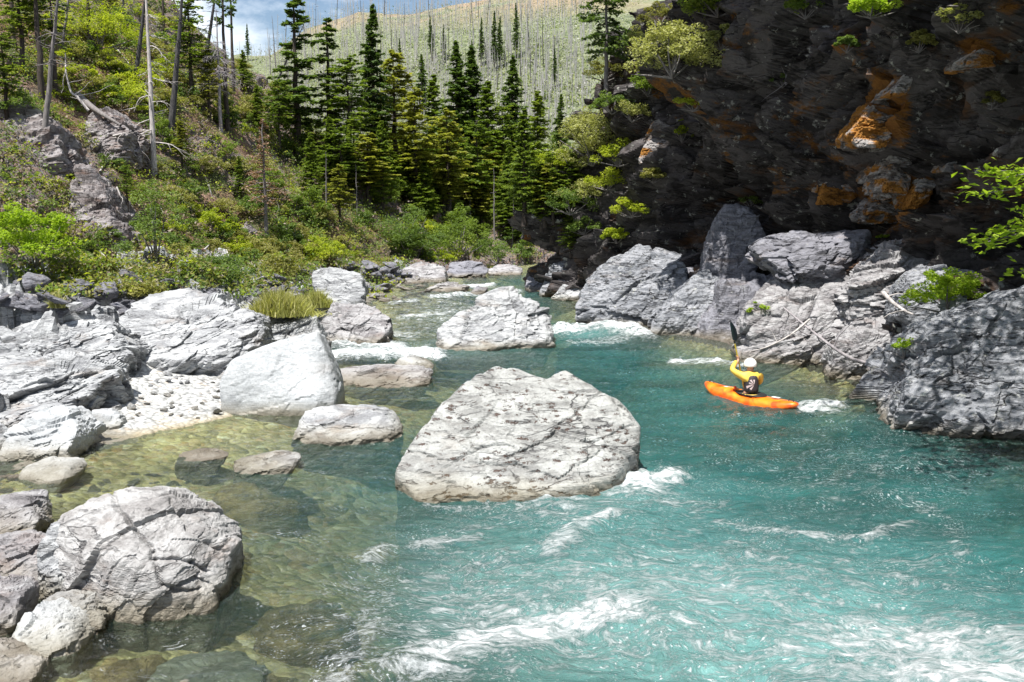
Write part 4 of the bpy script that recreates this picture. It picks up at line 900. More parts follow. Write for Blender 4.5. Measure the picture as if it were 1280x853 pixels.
for pr in (shG, shO, shY, shC):    # prototypes take a place of their own
    k = {shG.name: (235, 245), shO.name: (300, 215), shY.name: (262, 280), shC.name: (395, 215)}[pr.name]
    l, _, _ = hit(*k); pr.location = l; pr.scale = (.9,)*3
    for v_ in SP.values():
        if v_[0] is pr: pr['label'] = v_[1].replace('on the hillside', mark(*k)); pr['group'] = v_[2]+' '+mark(*k)
def special(label, px, py, rpx, m, cl=26, nl=110, leaf=.12, hz=.9, Y=None, name='shrub', cat='shrub', cr=.28, sh=0.):
    if Y is None:
        l, nn, nm = hit(px, py)
        if l is None: return
    else: l = atY(px, py, Y)
    r = rpx*l.y/FPX; o = bush(label, r, r*hz, cl, nl, leaf, m, name=name, cat=cat, cr=cr, stems=10, sh=sh); o.location = l
    if Y is None and nm == 'cliff': o.location = l+Vector((-.25*r, -.45*r, 0))
    return o
special('big bright yellow bush near the top of the left hillside', 125, 62, 48, M_LY, 40, 120, .13, 1.1)
special('yellow-green shrub below the big bright yellow bush', 160, 130, 30, M_LY, 26, 90, .13, .8)
special('lush bright green bush above the left bank', 42, 330, 48, M_LB, 44, 150, .11, 1.5, cr=.26)
special('small leafy bush topping the left crag', 30, 140, 34, M_LG, 24, 90, .12, .7)
special('grey-green young tree on the hillside foot below the bleached snag', 196, 330, 40, M_LG, 34, 110, .11, 2.2, name='young_tree', cat='tree')
special('yellow-green young tree right of the grey-green one', 268, 300, 20, M_LY, 20, 90, .11, 1.7, name='young_tree', cat='tree')
special('rounded green shrub near the far left shore', 510, 318, 42, M_LG, 36, 120, .14, 1.2)
special('dark green shrub right of the rounded one at the far shore', 575, 318, 38, M_CON2, 34, 120, .14, 1.1)
special('light green shrub at the far bend', 622, 330, 26, M_LG, 24, 90, .13, 1.)
special('leafy green tree overhanging the far bend', 690, 300, 40, M_LG, 34, 120, .13, 1.8, name='small_tree', cat='tree', Y=56)
special('olive shrub bank along the foot of the left hillside', 160, 372, 42, M_LO, 36, 120, .12, .45)
special('green shrub bank between the hillside and the domed slab', 280, 348, 46, M_LG, 36, 110, .11, .5)
special('low green shrub left of the tilted slab', 352, 345, 34, M_LO, 26, 100, .12, .6)
# willow-like grass clump
def grass(label, px, py, rpx, n=1500, h=.6, Y=None, group=None, spread=1.):
    l, nn, nm = hit(px, py); r = rpx*l.y/FPX
    b = np.stack([RNG.normal(size=n)*r*.5, RNG.normal(size=n)*r*.3*spread, np.zeros(n)], 1)
    hh = h*RNG.uniform(.3, 1.2, n)*np.exp(-(b[:, 0]/r)**2*1.1); d = RNG.normal(size=(n, 2))*.28*h; w = .018
    a = RNG.uniform(0, 6.28, n); sx = np.stack([np.cos(a), np.sin(a), 0*a], 1)*w
    t = b+np.concatenate([d, hh[:, None]], 1); mdl = b+np.concatenate([d*.35, hh[:, None]*.55], 1)
    v = np.stack([b-sx, b+sx, mdl+sx*.8, mdl-sx*.8, t], 1).reshape(-1, 3); i5 = np.arange(n)*5
    f = np.concatenate([np.stack([i5, i5+1, i5+2, i5+3], 1), np.stack([i5+3, i5+2, i5+4, i5+4], 1)[:, :4]])
    f2 = np.stack([i5+3, i5+2, i5+4], 1); rr = RNG.random(n)
    tri = np.concatenate([np.stack([i5, i5+1, i5+2], 1), np.stack([i5, i5+2, i5+3], 1), f2])
    me = mesh_np('grass_clump', v, tri, M_GR, fattrs={'rnd': np.concatenate([rr, rr, rr])}, smooth=False)
    return tag(link('grass_clump', me, loc=tuple(l)), label, 'grass', group)
grass('pale green grass clump between the domed slab and the tilted slab', 350, 394, 42, 2600, .75)
grass('pale grass tuft behind the dark-faced rock', 395, 384, 22, 900, .6)
grass('small grass tuft in a crack of the left bank', 72, 385, 10, 260, .35)

# ---- undergrowth: uncountable ground cover
def cover(name, ncl, nl, leafr, boxes, mats, tgt, clr):
    buckets = {i: ([], []) for i in range(len(mats))}
    for (x0, y0, x1, y1, n, wts) in boxes:
        for _ in range(n):
            px = random.uniform(x0, x1); py = random.uniform(y0, y1); l, nn, nm = hit(px, py)
            if l is None or nm not in tgt: continue
            k = random.choices(range(len(mats)), wts)[0]; r = clr*random.uniform(.5, 1.3)*(.6+l.y/150)
            d = RNG.normal(size=(nl, 3))*r*np.array([.5, .5, .28]); d[:, 2] = np.abs(d[:, 2])
            buckets[k][0].append(np.array(l)+d); buckets[k][1].append(np.clip(random.uniform(.1, .9)+RNG.normal(size=nl)*.18, 0, 1))
    for k, (C, rn) in buckets.items():
        if not C: continue
        me = leaves_mesh(name, np.concatenate(C), leafr, mats[k], up=.3, rnd=np.concatenate(rn))
        tag(link(name, me), 'low mixed brush and ground cover over the slope', 'undergrowth', kind='stuff')
M_LDRY = leaf_mat('dry_twiggy_brush', [(.13, .10, .075), (.27, .22, .17), (.42, .37, .32)], .2)
cover('undergrowth', 0, 34, .16, [(0, 0, 330, 140, 1000, (3, 3, 3.5, 1, 2.5)), (0, 120, 480, 350, 1500, (3, 3, 1.8, 1, 3)), (330, 100, 730, 340, 2200, (3, 3, 1., 2.5, 1)), (60, 325, 500, 372, 500, (3, 4, 1, 1, 1))],
      [M_LG, M_LO, M_LY, M_CON2, M_LDRY], ('hillside', 'river_bank'), .75)
M_FARL = leaf_mat('far_slope_brush', [(.08, .12, .045), (.16, .21, .07), (.32, .34, .10)], .3)
M_FARG = leaf_mat('far_slope_dead_brush', [(.15, .145, .14), (.28, .27, .25), (.42, .41, .39)], .1)
cover('hillside_brush', 0, 12, .5, [(290, 2, 800, 230, 4600, (1.3, 1))], [M_FARL, M_FARG], ('far_hillside',), 2.2)

# ---- snags on the burnt slope
sg = [dead_tree('x', H=12, m=[M_SNAG, M_BARKG, M_SNAG][k], nb=9, blen=.9, base=.4, sub=0, thick=.013, name='burnt_snag') for k in range(3)]
for s_ in sg:
    ms = [c.data for c in s_.children]
snag_mesh = []
for k in range(5):
    H0 = 12; tr = [np.array([RNG.normal()*.05, 0, -1+(H0+1)*i/6]) for i in range(7)]; L_ = [(tr, [.15*(1-i/7.5)+.02 for i in range(7)])]
    for b_ in range(RNG.integers(0, 9)):
        z_ = RNG.uniform(4, 11.5); a_ = RNG.uniform(0, 6.28); L_.append((wander((0, 0, z_), (math.cos(a_), math.sin(a_), .1), RNG.uniform(.5, 1.5), 3, .1), [.05, .04, .03, .01]))
    snag_mesh.append([tubes('burnt_snag', L_, mm, 4) for mm in (M_SNAG, M_CHAR)])
for s_ in sg:
    for c in list(s_.children): bpy.data.objects.remove(c)
    bpy.data.objects.remove(s_)
c_ = tr_ = 0
while c_ < 295 and tr_ < 3000:
    tr_ += 1; px = random.uniform(205, 735); py = random.uniform(8, 170) if random.random() < .8 else random.uniform(8, 60)
    l, nn, nm = hit(px, py)
    if nm != 'far_hillside': continue
    o = bpy.data.objects.new('burnt_snag', snag_mesh[random.randrange(5)][random.random() < .22]); COL.objects.link(o)
    s = random.uniform(24, 58)*(1.1 if py > 60 else .8)*l.y/FPX/12; o.location = l; o.scale = (s*.6+.25, s*.6+.25, s); o.rotation_euler = (random.gauss(0, .04), random.gauss(0, .05), random.uniform(0, 6.28))
    w_ = ('left of the slender pointed conifer' if px < 462 else 'between the slender and the twin conifers' if px < 572 else 'above the twin dark conifers' if px < 625 else 'right of the twin dark conifers'); h_ = 'high' if py < 60 else 'low'
    tag(o, 'burnt bare snag %s on the far hillside, %s' % (h_, w_), 'tree', 'burnt snags %s on the far hillside %s' % (h_, w_)); c_ += 1
V_ = []; F_ = []; o_ = 0
for k in range(1900):
    px = random.uniform(205, 740); py = random.uniform(6, 175); l, nn, nm = hit(px, py)
    if nm != 'far_hillside': continue
    h_ = random.uniform(14, 42)*l.y/FPX; r_ = random.uniform(.07, .13); l = np.array(l); tx_ = RNG.normal(size=2)*.05*h_
    v, f = tube_np([l-(0, 0, 1), l+(tx_[0]*.5, tx_[1]*.5, h_*.5), l+(tx_[0], tx_[1], h_)], [r_, r_*.7, r_*.25], 3); V_.append(v); F_.append(f+o_); o_ += len(v)
tag(link('thin_burnt_snags', mesh_np('thin_burnt_snags', np.concatenate(V_), np.concatenate(F_), M_SNAG)), 'thin burnt saplings standing all over the far hillside', 'trees', kind='stuff')
far_con = [(645, 60, 4), (538, 52, 20), (618, 75, 14), (602, 70, 22), (555, 62, 30), (540, 60, 32), (310, 62, 30), (590, 110, 50), (470, 30, 8), (500, 80, 48), (625, 72, 20), (693, 95, 60)]
far_lab = ['tallest surviving conifer high on the far hillside, right of the middle', 'small surviving conifer high on the far hillside above the light green conifer', 'far surviving conifer left of the tallest one on the burnt slope', 'far surviving conifer second left of the tallest one on the burnt slope',
           'right one of a close pair of surviving conifers on the burnt slope', 'left one of a close pair of surviving conifers on the burnt slope', 'lone distant conifer on the far ridge seen in the left sky gap', 'surviving conifer low on the burnt slope just above the twin dark conifers', 'surviving conifer near the skyline right of the slender pointed conifer', 'surviving conifer on the burnt slope midway between slender and twin conifers', 'short surviving conifer close beside the tallest one on the burnt slope', 'surviving conifer on the burnt slope near the cliff outline']
for (px, b_, t_), lab in zip(far_con, far_lab): place(cB, px, b_+14, t_, 12., lab, group='surviving conifers on the far hillside', sxy=.75)

# ---- right cliff vegetation
cR = conifer('conifer leaning out from the top left of the cliff with a grey trunk', H=9, base=.30, wid=2.6, tiers=16, dens=1., gap=.1, m=M_CON, shape=.35, leaf=.24, nsp=26, bark=M_BARKG)
place(cR, 757, 118, -60, 9., rz=.5)
special('pale yellow-green shrub high on the left of the cliff', 850, 95, 52, M_LS, 40, 150, .11, 1.0)
special('yellow-green leafy shrub clinging to the cliff edge above the far bend', 752, 205, 50, M_LS, 40, 140, .11, 1.0)
special('lower spray of the yellow-green leafy cliff shrubs', 738, 250, 32, M_LS, 24, 110, .10, .7)
special('small yellow shrub between the two pale cliff shrubs', 795, 150, 24, M_LS, 18, 90, .10, .8)
special('dark green shrub on the cliff left of the pale high shrub', 815, 118, 26, M_CON2, 20, 90, .11, .8)
special('grassy yellow-green tuft low on the cliff', 795, 268, 24, M_LY, 16, 100, .10, .8)
special('dark green shrub at the cliff top near the picture top', 905, 20, 42, M_CON2, 30, 110, .13, .7)
special('bright green tuft hanging from the cliff top', 1092, 18, 34, M_LB, 16, 110, .09, .4)
special('pale spotted shrub at the cliff top on the right', 1200, 36, 26, M_LS, 16, 60, .09, 1.)
special('small green shrub on the cliff left of the moss block', 940, 255, 16, M_LG, 10, 60, .08, .6)
special('grey-green tuft on the dark cliff face', 980, 105, 14, M_LG, 10, 50, .08, .8)
special('tiny fern tuft under the moss-topped slab', 1105, 298, 8, M_LB, 8, 40, .06, .6)
special('yellow-green sun-caught fern strip on the upper cliff', 855, 175, 14, M_LY, 12, 80, .10, 1.4)
special('bright green bush growing between the right bank rocks', 1185, 385, 48, M_LB, 46, 120, .075, .95, cr=.22)
special('small bright sprig at the left end of the cracked pale boulder', 948, 392, 13, M_LB, 10, 60, .06, 1.)
special('small green plant in the gap beside the nearest right bank rock', 1130, 440, 18, M_LB, 12, 60, .06, .8)
for (px, py, r_, m_, lab) in [(790, 70, 26, M_LG, 'green shrub left of the pale high cliff shrub'), (880, 40, 30, M_LS, 'pale shrub just under the cliff top, right of the high pale one'), (830, 30, 24, M_LO, 'olive shrub at the top edge above the pale high cliff shrub'),
      (770, 140, 24, M_LG, 'green shrub beside the leaning conifer trunk'), (725, 215, 30, M_LS, 'pale shrub spilling over the left outline of the cliff'), (765, 235, 28, M_LY, 'yellow-green shrub under the cliff edge shrubs'), (735, 290, 20, M_LG, 'green shrub above the far right shore rocks'),
      (820, 225, 16, M_LO, 'small olive shrub on the dark lower cliff'), (870, 135, 20, M_LY, 'yellow-green shrub under the pale high cliff shrub'), (1010, 20, 26, M_CON2, 'dark green tuft at the cliff top in the middle'), (1150, 60, 18, M_LO, 'olive tuft above the orange streaked block'), (1060, 60, 14, M_LG, 'small green tuft on the upper dark cliff'),
      (775, 300, 18, M_LY, 'yellowish tuft at the cliff foot above the huge blue-grey boulder'), (705, 215, 30, M_LY, 'bright yellow-green shrub at the outermost left outline of the cliff'), (745, 170, 34, M_LS, 'broad pale shrub beneath the leaning conifer on the cliff'), (780, 205, 30, M_LY, 'bright shrub inward of the cliff edge shrubs'),
      (720, 265, 30, M_LG, 'leafy green shrub low on the left outline of the cliff'), (820, 60, 30, M_LS, 'pale yellow-green shrub left beside the high pale cliff shrub'), (905, 60, 26, M_LS, 'pale shrub at the tangle of grey roots'), (760, 100, 24, M_LO, 'olive shrub by the foot of the leaning cliff conifer'), (1240, 130, 14, M_LO, 'tiny olive tuft at the right edge of the cliff')]:
    special(lab, px, py, r_, m_, 22, 90, .10, .85, cr=.26)
# slim tree at the far bend
deadwood('slim bare pale trunk rising from the far right shore', [(722, 338), (716, 312), (708, 288)], .09, Y=51, name='slim_tree', cat='tree', m=M_DEAD)
deadwood('bare twisted branch dangling down the dark cliff', [(985, 40), (988, 62), (984, 85), (981, 112)], .05, twig=5, Y=33, m=M_TWIG)
deadwood('tangle of grey roots and limbs on the upper cliff', [(885, 60), (905, 75), (920, 100), (915, 125)], .07, twig=12, Y=37, m=M_TWIG)
deadwood('grey dead limb rising at the cliff top left', [(838, 85), (822, 60), (818, 30)], .07, twig=8, Y=43, m=M_TWIG)

# driftwood log on the cracked boulder
deadwood('long pale driftwood log sloping down the cracked boulder to the water', [(1104, 462), (1068, 456), (1040, 440), (1008, 415), (978, 390)], .06, Y=[24.2, 24.2, 24.4, 25.2, 26.2], name='driftwood_log', cat='driftwood', twig=7, m=M_TWIG)
deadwood('thin dead branch curving behind the kayaker', [(1010, 405), (985, 425), (955, 440), (928, 446)], .028, Y=[25., 24.6, 24.4, 24.3], twig=6, m=M_DEAD)
deadwood('pale forked driftwood in the gap above the blocky rock', [(1102, 372), (1115, 385), (1130, 395), (1142, 400)], .06, Y=[24.6, 24.2, 23.8, 23.6], twig=3, name='driftwood_log', cat='driftwood')

# leafy tree overhanging from beyond the right frame edge
def right_tree():
    root = empty('broadleaf_tree', (15.2, 17.0, .5), 0, 'leafy tree leaning in from the right edge, bright sprays hanging over the rocks', 'tree')
    o0 = np.array([15.2, 17.0, .5]); tr = catmull3([(0, 0, -1), (-.4, 0, 2.5), (-1.2, -.4, 5.5), (-2.0, -.8, 9), (-2.6, -1.2, 12)], 6)
    L_ = [(tr, [.22*(1-i/30) for i in range(len(tr))])]; C = []; rn = []
    tgt = [atY(1228, 214, 15.5), atY(1222, 243, 15.6), atY(1258, 222, 15.2), atY(1232, 300, 15.8), atY(1262, 290, 15.4), atY(1225, 305, 16.), atY(1275, 340, 15.6), atY(1290, 260, 15.2), atY(1275, 212, 15.)]
    for k, t_ in enumerate(tgt):
        e = np.array(t_)-o0; s_ = tr[8+(k % 4)]; P_ = catmull3([s_, s_*.5+e*.5+np.array([0, 0, .4]), e], 8)
        L_.append((P_, [.035*(1-i/len(P_)*.8) for i in range(len(P_))]))
        for i in range(len(P_)//2, len(P_)):
            n_ = 26; C.append(P_[i]+RNG.normal(size=(n_, 3))*np.array([.16, .2, .07])); rn.append(RNG.uniform(.3, 1, n_))
    for k in range(165):      # unseen crown above the frame, stretched left to shade rocks and water
        c = np.array([RNG.uniform(-9.8, -.5), RNG.uniform(-4.5, 3.2), RNG.uniform(7.2, 12.0)]); c[2] = max(c[2], 4.4+.235*(c[1]+17.)+RNG.uniform(0, 1)); s_ = tr[12+k % 10]
        L_.append((catmull3([s_, s_*.5+c*.5+np.array([0, 0, .3]), c], 5), [.05*(1-i/12) for i in range(11)]))
        n_ = 60; C.append(c+RNG.normal(size=(n_, 3))*np.array([.45, .45, .3])); rn.append(RNG.uniform(0, 1, n_))
    link('trunk', tubes('trunk', L_, M_BARKG, 5), root)
    link('foliage', leaves_mesh('foliage', np.concatenate(C), .15, M_LB, up=.8, rnd=np.concatenate(rn), aspect=1.6), root)
right_tree()

# ------------------------------------------------------------------ water
ysw = [3.5]
while ysw[-1] < 94: ysw.append(ysw[-1]+max(.035, ysw[-1]*.0032))
ysw = np.array(ysw); xsw = np.unique(np.concatenate([np.arange(-10, 11.5, .045), np.arange(11.5, 26, .25)]))
WX, WY = np.meshgrid(xsw, ysw); wx_, wy_ = WX.ravel(), WY.ravel()
hz_, rg_, dl_, dr_, _ = height(wx_, wy_)
wpx, wpy = project(wx_, wy_, 0*wx_)
Q = np.stack([wx_, wy_, wx_*0], 1)
def stroke(pts, w, s, asp=2.2):
    a = np.array(pts, float); d = np.full(len(wpx), 1e9)
    for (x0, y0), (x1, y1) in zip(a[:-1], a[1:]):
        dx, dy = x1-x0, (y1-y0)*asp; t = np.clip(((wpx-x0)*dx+(wpy-y0)*asp*dy)/(dx*dx+dy*dy+1e-9), 0, 1)
        d = np.minimum(d, np.hypot(wpx-x0-t*dx, (wpy-y0)*asp-t*dy))
    return s*np.exp(-(d/(w*asp*.75))**2)
def blob(x, y, rx, ry, s): return s*np.exp(-(((wpx-x)/rx)**2+((wpy-y)/ry)**2))
foam = np.zeros(len(wx_))
for a_ in [([(500, 612), (540, 632), (620, 638), (690, 625)], 3, .45), ([(560, 662), (640, 655), (700, 640)], 5, .4), ([(540, 720), (620, 700), (660, 690)], 7, .42), ([(850, 690), (800, 720), (740, 735)], 8, .45), ([(515, 835), (590, 808), (680, 792), (778, 762)], 17, .95), ([(560, 800), (640, 775), (720, 770)], 9, .6), ([(420, 853), (440, 815), (470, 780)], 12, .55), ([(690, 692), (715, 665), (760, 645)], 8, .8),
           ([(680, 618), (750, 606), (808, 612), (835, 600)], 10, 1.05), ([(760, 585), (800, 598), (830, 605)], 7, .8), ([(525, 682), (590, 675)], 6, .65), ([(465, 700), (480, 686)], 6, .7), ([(820, 622), (870, 640), (900, 632)], 6, .45),
           ([(1080, 800), (1180, 808), (1290, 820)], 26, .8), ([(1150, 840), (1290, 850)], 20, .95), ([(960, 840), (1060, 820)], 14, .5), ([(900, 655), (1000, 668), (1080, 672), (1140, 655)], 4, .6), ([(1130, 622), (1180, 648), (1205, 690), (1110, 722)], 6, .4),
           ([(1000, 512), (1048, 508)], 4, .95), ([(412, 446), (470, 441), (545, 444)], 5, 1.15), ([(425, 432), (470, 430), (500, 436)], 5, 1.), ([(560, 362), (615, 357)], 2, 1.), ([(625, 372), (650, 365)], 2, .7), ([(700, 415), (750, 412), (808, 418)], 5, 1.0), ([(715, 430), (780, 425)], 3, .6),
           ([(840, 452), (905, 455)], 2, .9), ([(500, 398), (560, 393)], 2.5, .75), ([(490, 380), (520, 376)], 2, .7), ([(540, 372), (600, 368)], 2, .8), ([(430, 415), (520, 420)], 4, .6), ([(900, 455), (930, 460)], 2.5, .7), ([(1100, 755), (1040, 780), (980, 790)], 8, .4),
           ([(860, 700), (930, 740), (1000, 750)], 10, .4), ([(930, 690), (1010, 712), (1060, 720)], 7, .45), ([(1120, 700), (1230, 705)], 4, .4), ([(1130, 730), (1250, 738)], 5, .4), ([(760, 830), (860, 800), (900, 770)], 9, .45)]:
    foam = np.maximum(foam, stroke(a_[0], a_[1]*2., a_[2]*.86))
foam = np.maximum(foam, blob(860, 755, 380, 100, .44)); foam = np.maximum(foam, blob(1180, 825, 320, 65, .64)); foam = np.maximum(foam, blob(620, 770, 210, 85, .46)); foam = np.maximum(foam, blob(1080, 590, 220, 70, .22)); foam = np.maximum(foam, blob(900, 420, 120, 30, .2)); foam = np.maximum(foam, blob(560, 395, 110, 50, .40)); foam = np.maximum(foam, blob(700, 630, 150, 35, .40))
milk = np.clip(blob(790, 770, 360, 105, 1.15)+blob(1160, 850, 280, 75, .95)+blob(760, 615, 110, 30, .5)+blob(470, 440, 90, 10, .8)+blob(750, 418, 60, 8, .5), 0, 1)*sstep(360, 560, wpx)
milk = np.maximum(milk, blob(470, 440, 90, 10, .8))
depth = np.clip(-hz_, 0, 4)
rough_ = .55+.45*np.clip(foam*1.4+milk*.6, 0, 1)
flow = np.stack([wx_*.9+wy_*.25, wy_*1.5-wx_*.2, wx_*0], 1)
wz = (.07*fbm(flow*1.0, 3, 201)+.05*fbm(flow*2.7, 3, 202, ridged=True)+.02*fbm(flow*7, 2, 203))*rough_*np.clip(wy_/14, .8, 1.6)
wz += .17*np.clip(foam-.25, 0, 1)*(fbm(flow*3.3, 3, 205)*.5+.6)
wz += .22*stroke([(700, 414), (800, 416)], 5, 1.)*1.0+.12*stroke([(690, 612), (800, 604)], 9, 1.)
edge = sstep(0, .6, np.minimum(-dl_, -dr_)); wz *= .3+.7*edge
turb = 1-np.exp(-np.clip(depth-.18, 0, 9)*.66)
def water_mat():
    m = mat('river_water'); t = NT(m); geo = t.n('NewGeometry'); p = geo.outputs['Position']
    at = lambda n_: t.n('Attribute', attribute_name=n_).outputs['Fac']
    warp = t.n('TexNoise', {'Vector': p, 'Scale': .55, 'Detail': 3.}); w2 = t.n('VectorMath', {0: warp.outputs['Color'], 1: (1.6, 1.6, 0)}, operation='MULTIPLY')
    pw = t.n('VectorMath', {0: p, 1: w2}, operation='ADD')
    mp = t.n('Mapping', {'Vector': pw, 'Scale': (.8, 1.7, 1.), 'Rotation': (0, 0, R(12))})
    nA = t.n('TexNoise', {'Vector': mp, 'Scale': 1.6, 'Detail': 10., 'Roughness': .72, 'Distortion': .5})
    nB = t.n('TexNoise', {'Vector': mp, 'Scale': 9., 'Detail': 9., 'Roughness': .8})
    nC = t.n('TexNoise', {'Vector': mp, 'Scale': 30., 'Detail': 3.})
    rid = t.math('SUBTRACT', 1., t.math('MULTIPLY', t.math('ABSOLUTE', t.math('SUBTRACT', nA, .5)), 5.))   # filaments
    nD = t.n('TexNoise', {'Vector': mp, 'Scale': 3.6, 'Detail': 8., 'Roughness': .75, 'Distortion': .8})
    f = t.math('ADD', t.math('MULTIPLY', t.math('SUBTRACT', rid, .62), .60), t.math('MULTIPLY', t.math('SUBTRACT', nB, .5), 1.5))
    f = t.math('ADD', f, t.math('MULTIPLY', t.math('SUBTRACT', nD, .5), 1.9))
    f = t.math('ADD', f, at('foam'))
    fm = t.ramp(f, [(.44, 0), (.62, .30), (.86, .75), (1.25, 1.)])
    fm = t.math('MULTIPLY', fm, t.ramp(at('foam'), [(.05, 0), (.2, 1)]))
    # scattered bubbles, with white flecks painted in for the water's sparkle
    bub_sparkle = t.math('MULTIPLY', t.ramp(nC, [(.58, 0), (.65, 1)]), t.ramp(t.math('ADD', t.math('MULTIPLY', nA, 1.1), t.math('MULTIPLY', at('foam'), .6)), [(.56, 0), (.74, .9)]))
    fm = t.math('MAXIMUM', fm, t.math('MULTIPLY', bub_sparkle, .7))
    # body colour: clear green in the shallows, teal where deep, pale where full of air
    big = t.n('TexNoise', {'Vector': mp, 'Scale': .35, 'Detail': 4.})
    deep = t.mix(t.ramp(big, [(.35, 0), (.65, 1)]), (.006, .062, .059), (.020, .130, .124))
    mk = t.math('MULTIPLY', at('milk'), t.ramp(nA, [(.25, .45), (.7, 1.)]))
    col = t.mix(mk, deep, (.21, .43, .415))
    shal = t.ramp(at('turb'), [(.2, 1), (.75, 0)])
    col = t.mix(t.math('MULTIPLY', shal, .75), col, (.07, .125, .095))
    bpw = t.n('TexNoise', {'Vector': t.n('Mapping', {'Vector': pw, 'Scale': (1., 1.8, 1.)}), 'Scale': 3.6, 'Detail': 8., 'Roughness': .66, 'Distortion': .4})
    bp = t.n('Bump', {'Strength': .85, 'Distance': .22, 'Height': t.math('ADD', bpw, t.math('MULTIPLY', fm, .25))})
    tr = t.n('BsdfTransparent', {'Color': (.83, .94, .88, 1)}); df = t.n('BsdfDiffuse', {'Color': col, 'Normal': bp})
    body = t.n('MixShader', {0: t.math('MINIMUM', t.math('ADD', at('turb'), t.math('MULTIPLY', at('milk'), .8)), 1.), 1: tr, 2: df})
    gl = t.n('BsdfGlossy', {'Color': (1, 1, 1, 1), 'Roughness': .09, 'Normal': bp})
    fr_ = t.n('Fresnel', {'IOR': 1.33, 'Normal': bp})
    s1 = t.n('MixShader', {0: fr_, 1: body, 2: gl})
    fo = t.n('BsdfDiffuse', {'Color': (.80, .84, .85, 1), 'Normal': bp})
    t.out(t.n('MixShader', {0: fm, 1: s1, 2: fo})); return m
nxw, nyw = len(xsw), len(ysw); ii = (np.arange(nyw-1)[:, None]*nxw+np.arange(nxw-1)[None, :]).ravel()
FW = np.stack([ii, ii+1, ii+nxw+1, ii+nxw], 1)
keep = ((dl_[FW] < 1.2).any(1)) & ((dr_[FW] < 2.5).any(1)); FW = FW[keep]; u, inv = np.unique(FW, return_inverse=True)
water = link('river_water', mesh_np('river_water', np.stack([wx_, wy_, wz], 1)[u], inv.reshape(FW.shape), water_mat(), {'foam': foam[u], 'milk': milk[u], 'turb': turb[u]}))
tag(water, kind='structure')

# ------------------------------------------------------------------ kayak, paddler, paddle
KC = Vector((5.28, 21.8, .02)); KH = math.atan2(.80, -.60)        # heading of the bow
M_OR = None
def kayak_mat():
    m = mat('orange_kayak_plastic'); t = NT(m); tc = t.n('TexCoord'); n = t.n('TexNoise', {'Vector': tc.outputs['Object'], 'Scale': 3.2, 'Detail': 4., 'Distortion': 1.})
    c = t.ramp(n, [(.40, (.80, .08, .008)), (.54, (.86, .18, .010)), (.72, (.90, .32, .02))])
    t.out(t.n('BsdfPrincipled', {'Base Color': c, 'Roughness': .35, 'Coat Weight': .3})); return m
M_OR = kayak_mat(); M_BLK = plain('black_neoprene', (.018, .018, .02), .6, noise=.3); M_YEL = plain('yellow_jacket_fabric', (.80, .55, .08), .6, noise=.2)
M_VEST = plain('dark_vest_fabric', (.03, .025, .03), .7, noise=.3); M_WHT = plain('white_print', (.8, .78, .76), .6, noise=.1); M_PINK = plain('pale_pink_print', (.52, .42, .42), .6, noise=.1)
M_HELM = plain('white_helmet_shell', (.82, .82, .80), .25, noise=.05, coat=.4); M_SKIN = plain('skin', (.50, .27, .18), .5, noise=.1); M_PYEL = plain('yellow_shaft', (.75, .55, .05), .4)
M_RED = plain('red_strap', (.6, .04, .02), .5); M_BLADE = plain('black_paddle_blade', (.02, .022, .028), .3)
kay = empty('kayak', KC, KH, 'orange whitewater kayak with a black cockpit crossing the pool below the cliff', 'kayak')
kay.rotation_euler = (0, -.03, KH)
def hull():
    NS, NR = 60, 36; V = []; L0 = 2.62
    for i in range(NS):
        u = -1+2*i/(NS-1); x = u*L0/2; w = .325*(1-abs(u)**2.6)**.62+.004; rock = .16*abs(u)**2.6+(.05*max(0, u)**3)
        dk = .17*(1-abs(u)**2.4)**.5+.045*math.exp(-((u-.38)/.2)**2); bt = .14*(1-abs(u)**3)**.6
        for j in range(NR):
            a = 2*math.pi*j/NR; y = w*math.copysign(abs(math.cos(a))**.8, math.cos(a)); s = math.sin(a)
            zz = rock+(dk*abs(s)**.85 if s > 0 else -bt*abs(s)**.6)
            if s > 0 and abs(x+.04) < .36 and abs(y) < .22: # cockpit well
                e = max(0, 1-(((x+.04)/.36)**2+(y/.22)**2)); zz -= min(.16, e*.9)
            V.append((x, y, zz+.0))
    Fc = [(i*NR+j, i*NR+(j+1) % NR, (i+1)*NR+(j+1) % NR, (i+1)*NR+j) for i in range(NS-1) for j in range(NR)]
    return mesh_np('hull', V, Fc, M_OR)
link('hull', hull(), kay)
rim = [(-.04+.38*math.cos(a), .235*math.sin(a), .18) for a in np.linspace(0, 2*math.pi, 33)]
link('cockpit_rim', tubes('cockpit_rim', [(rim, [.018]*33)], M_BLK, 6), kay)
def disc(name, rx, ry, z0, cx_, m, dome=.03):
    V = [(cx_, 0, z0+dome)]+[(cx_+rx*r*math.cos(a), ry*r*math.sin(a), z0+dome*(1-r*r)) for r in (.35, .7, 1.) for a in np.linspace(0, 2*math.pi, 24, endpoint=False)]
    Fc = [(0, 1+j, 1+(j+1) % 24) for j in range(24)]
    for k in range(2):
        for j in range(24): a, b = 1+k*24+j, 1+k*24+(j+1) % 24; Fc += [(a, a+24, b+24), (a, b+24, b)]
    return mesh_np(name, V, Fc, m)
link('spray_skirt', disc('spray_skirt', .37, .225, .185, -.04, M_BLK), kay)
for x_, z_ in ((1.12, .29), (-1.12, .25)):
    link('grab_loop', tubes('grab_loop', [([(x_-.07, 0, z_-.05), (x_-.04, 0, z_+.0), (x_+.04, 0, z_+.0), (x_+.07, 0, z_-.06)], [.012]*4)], M_BLK, 6), kay)
link('deck_buckle', tubes('deck_buckle', [([(.40, .0, .20), (.42, .0, .26), (.46, 0, .25)], [.03, .028, .01])], M_RED, 6), kay)
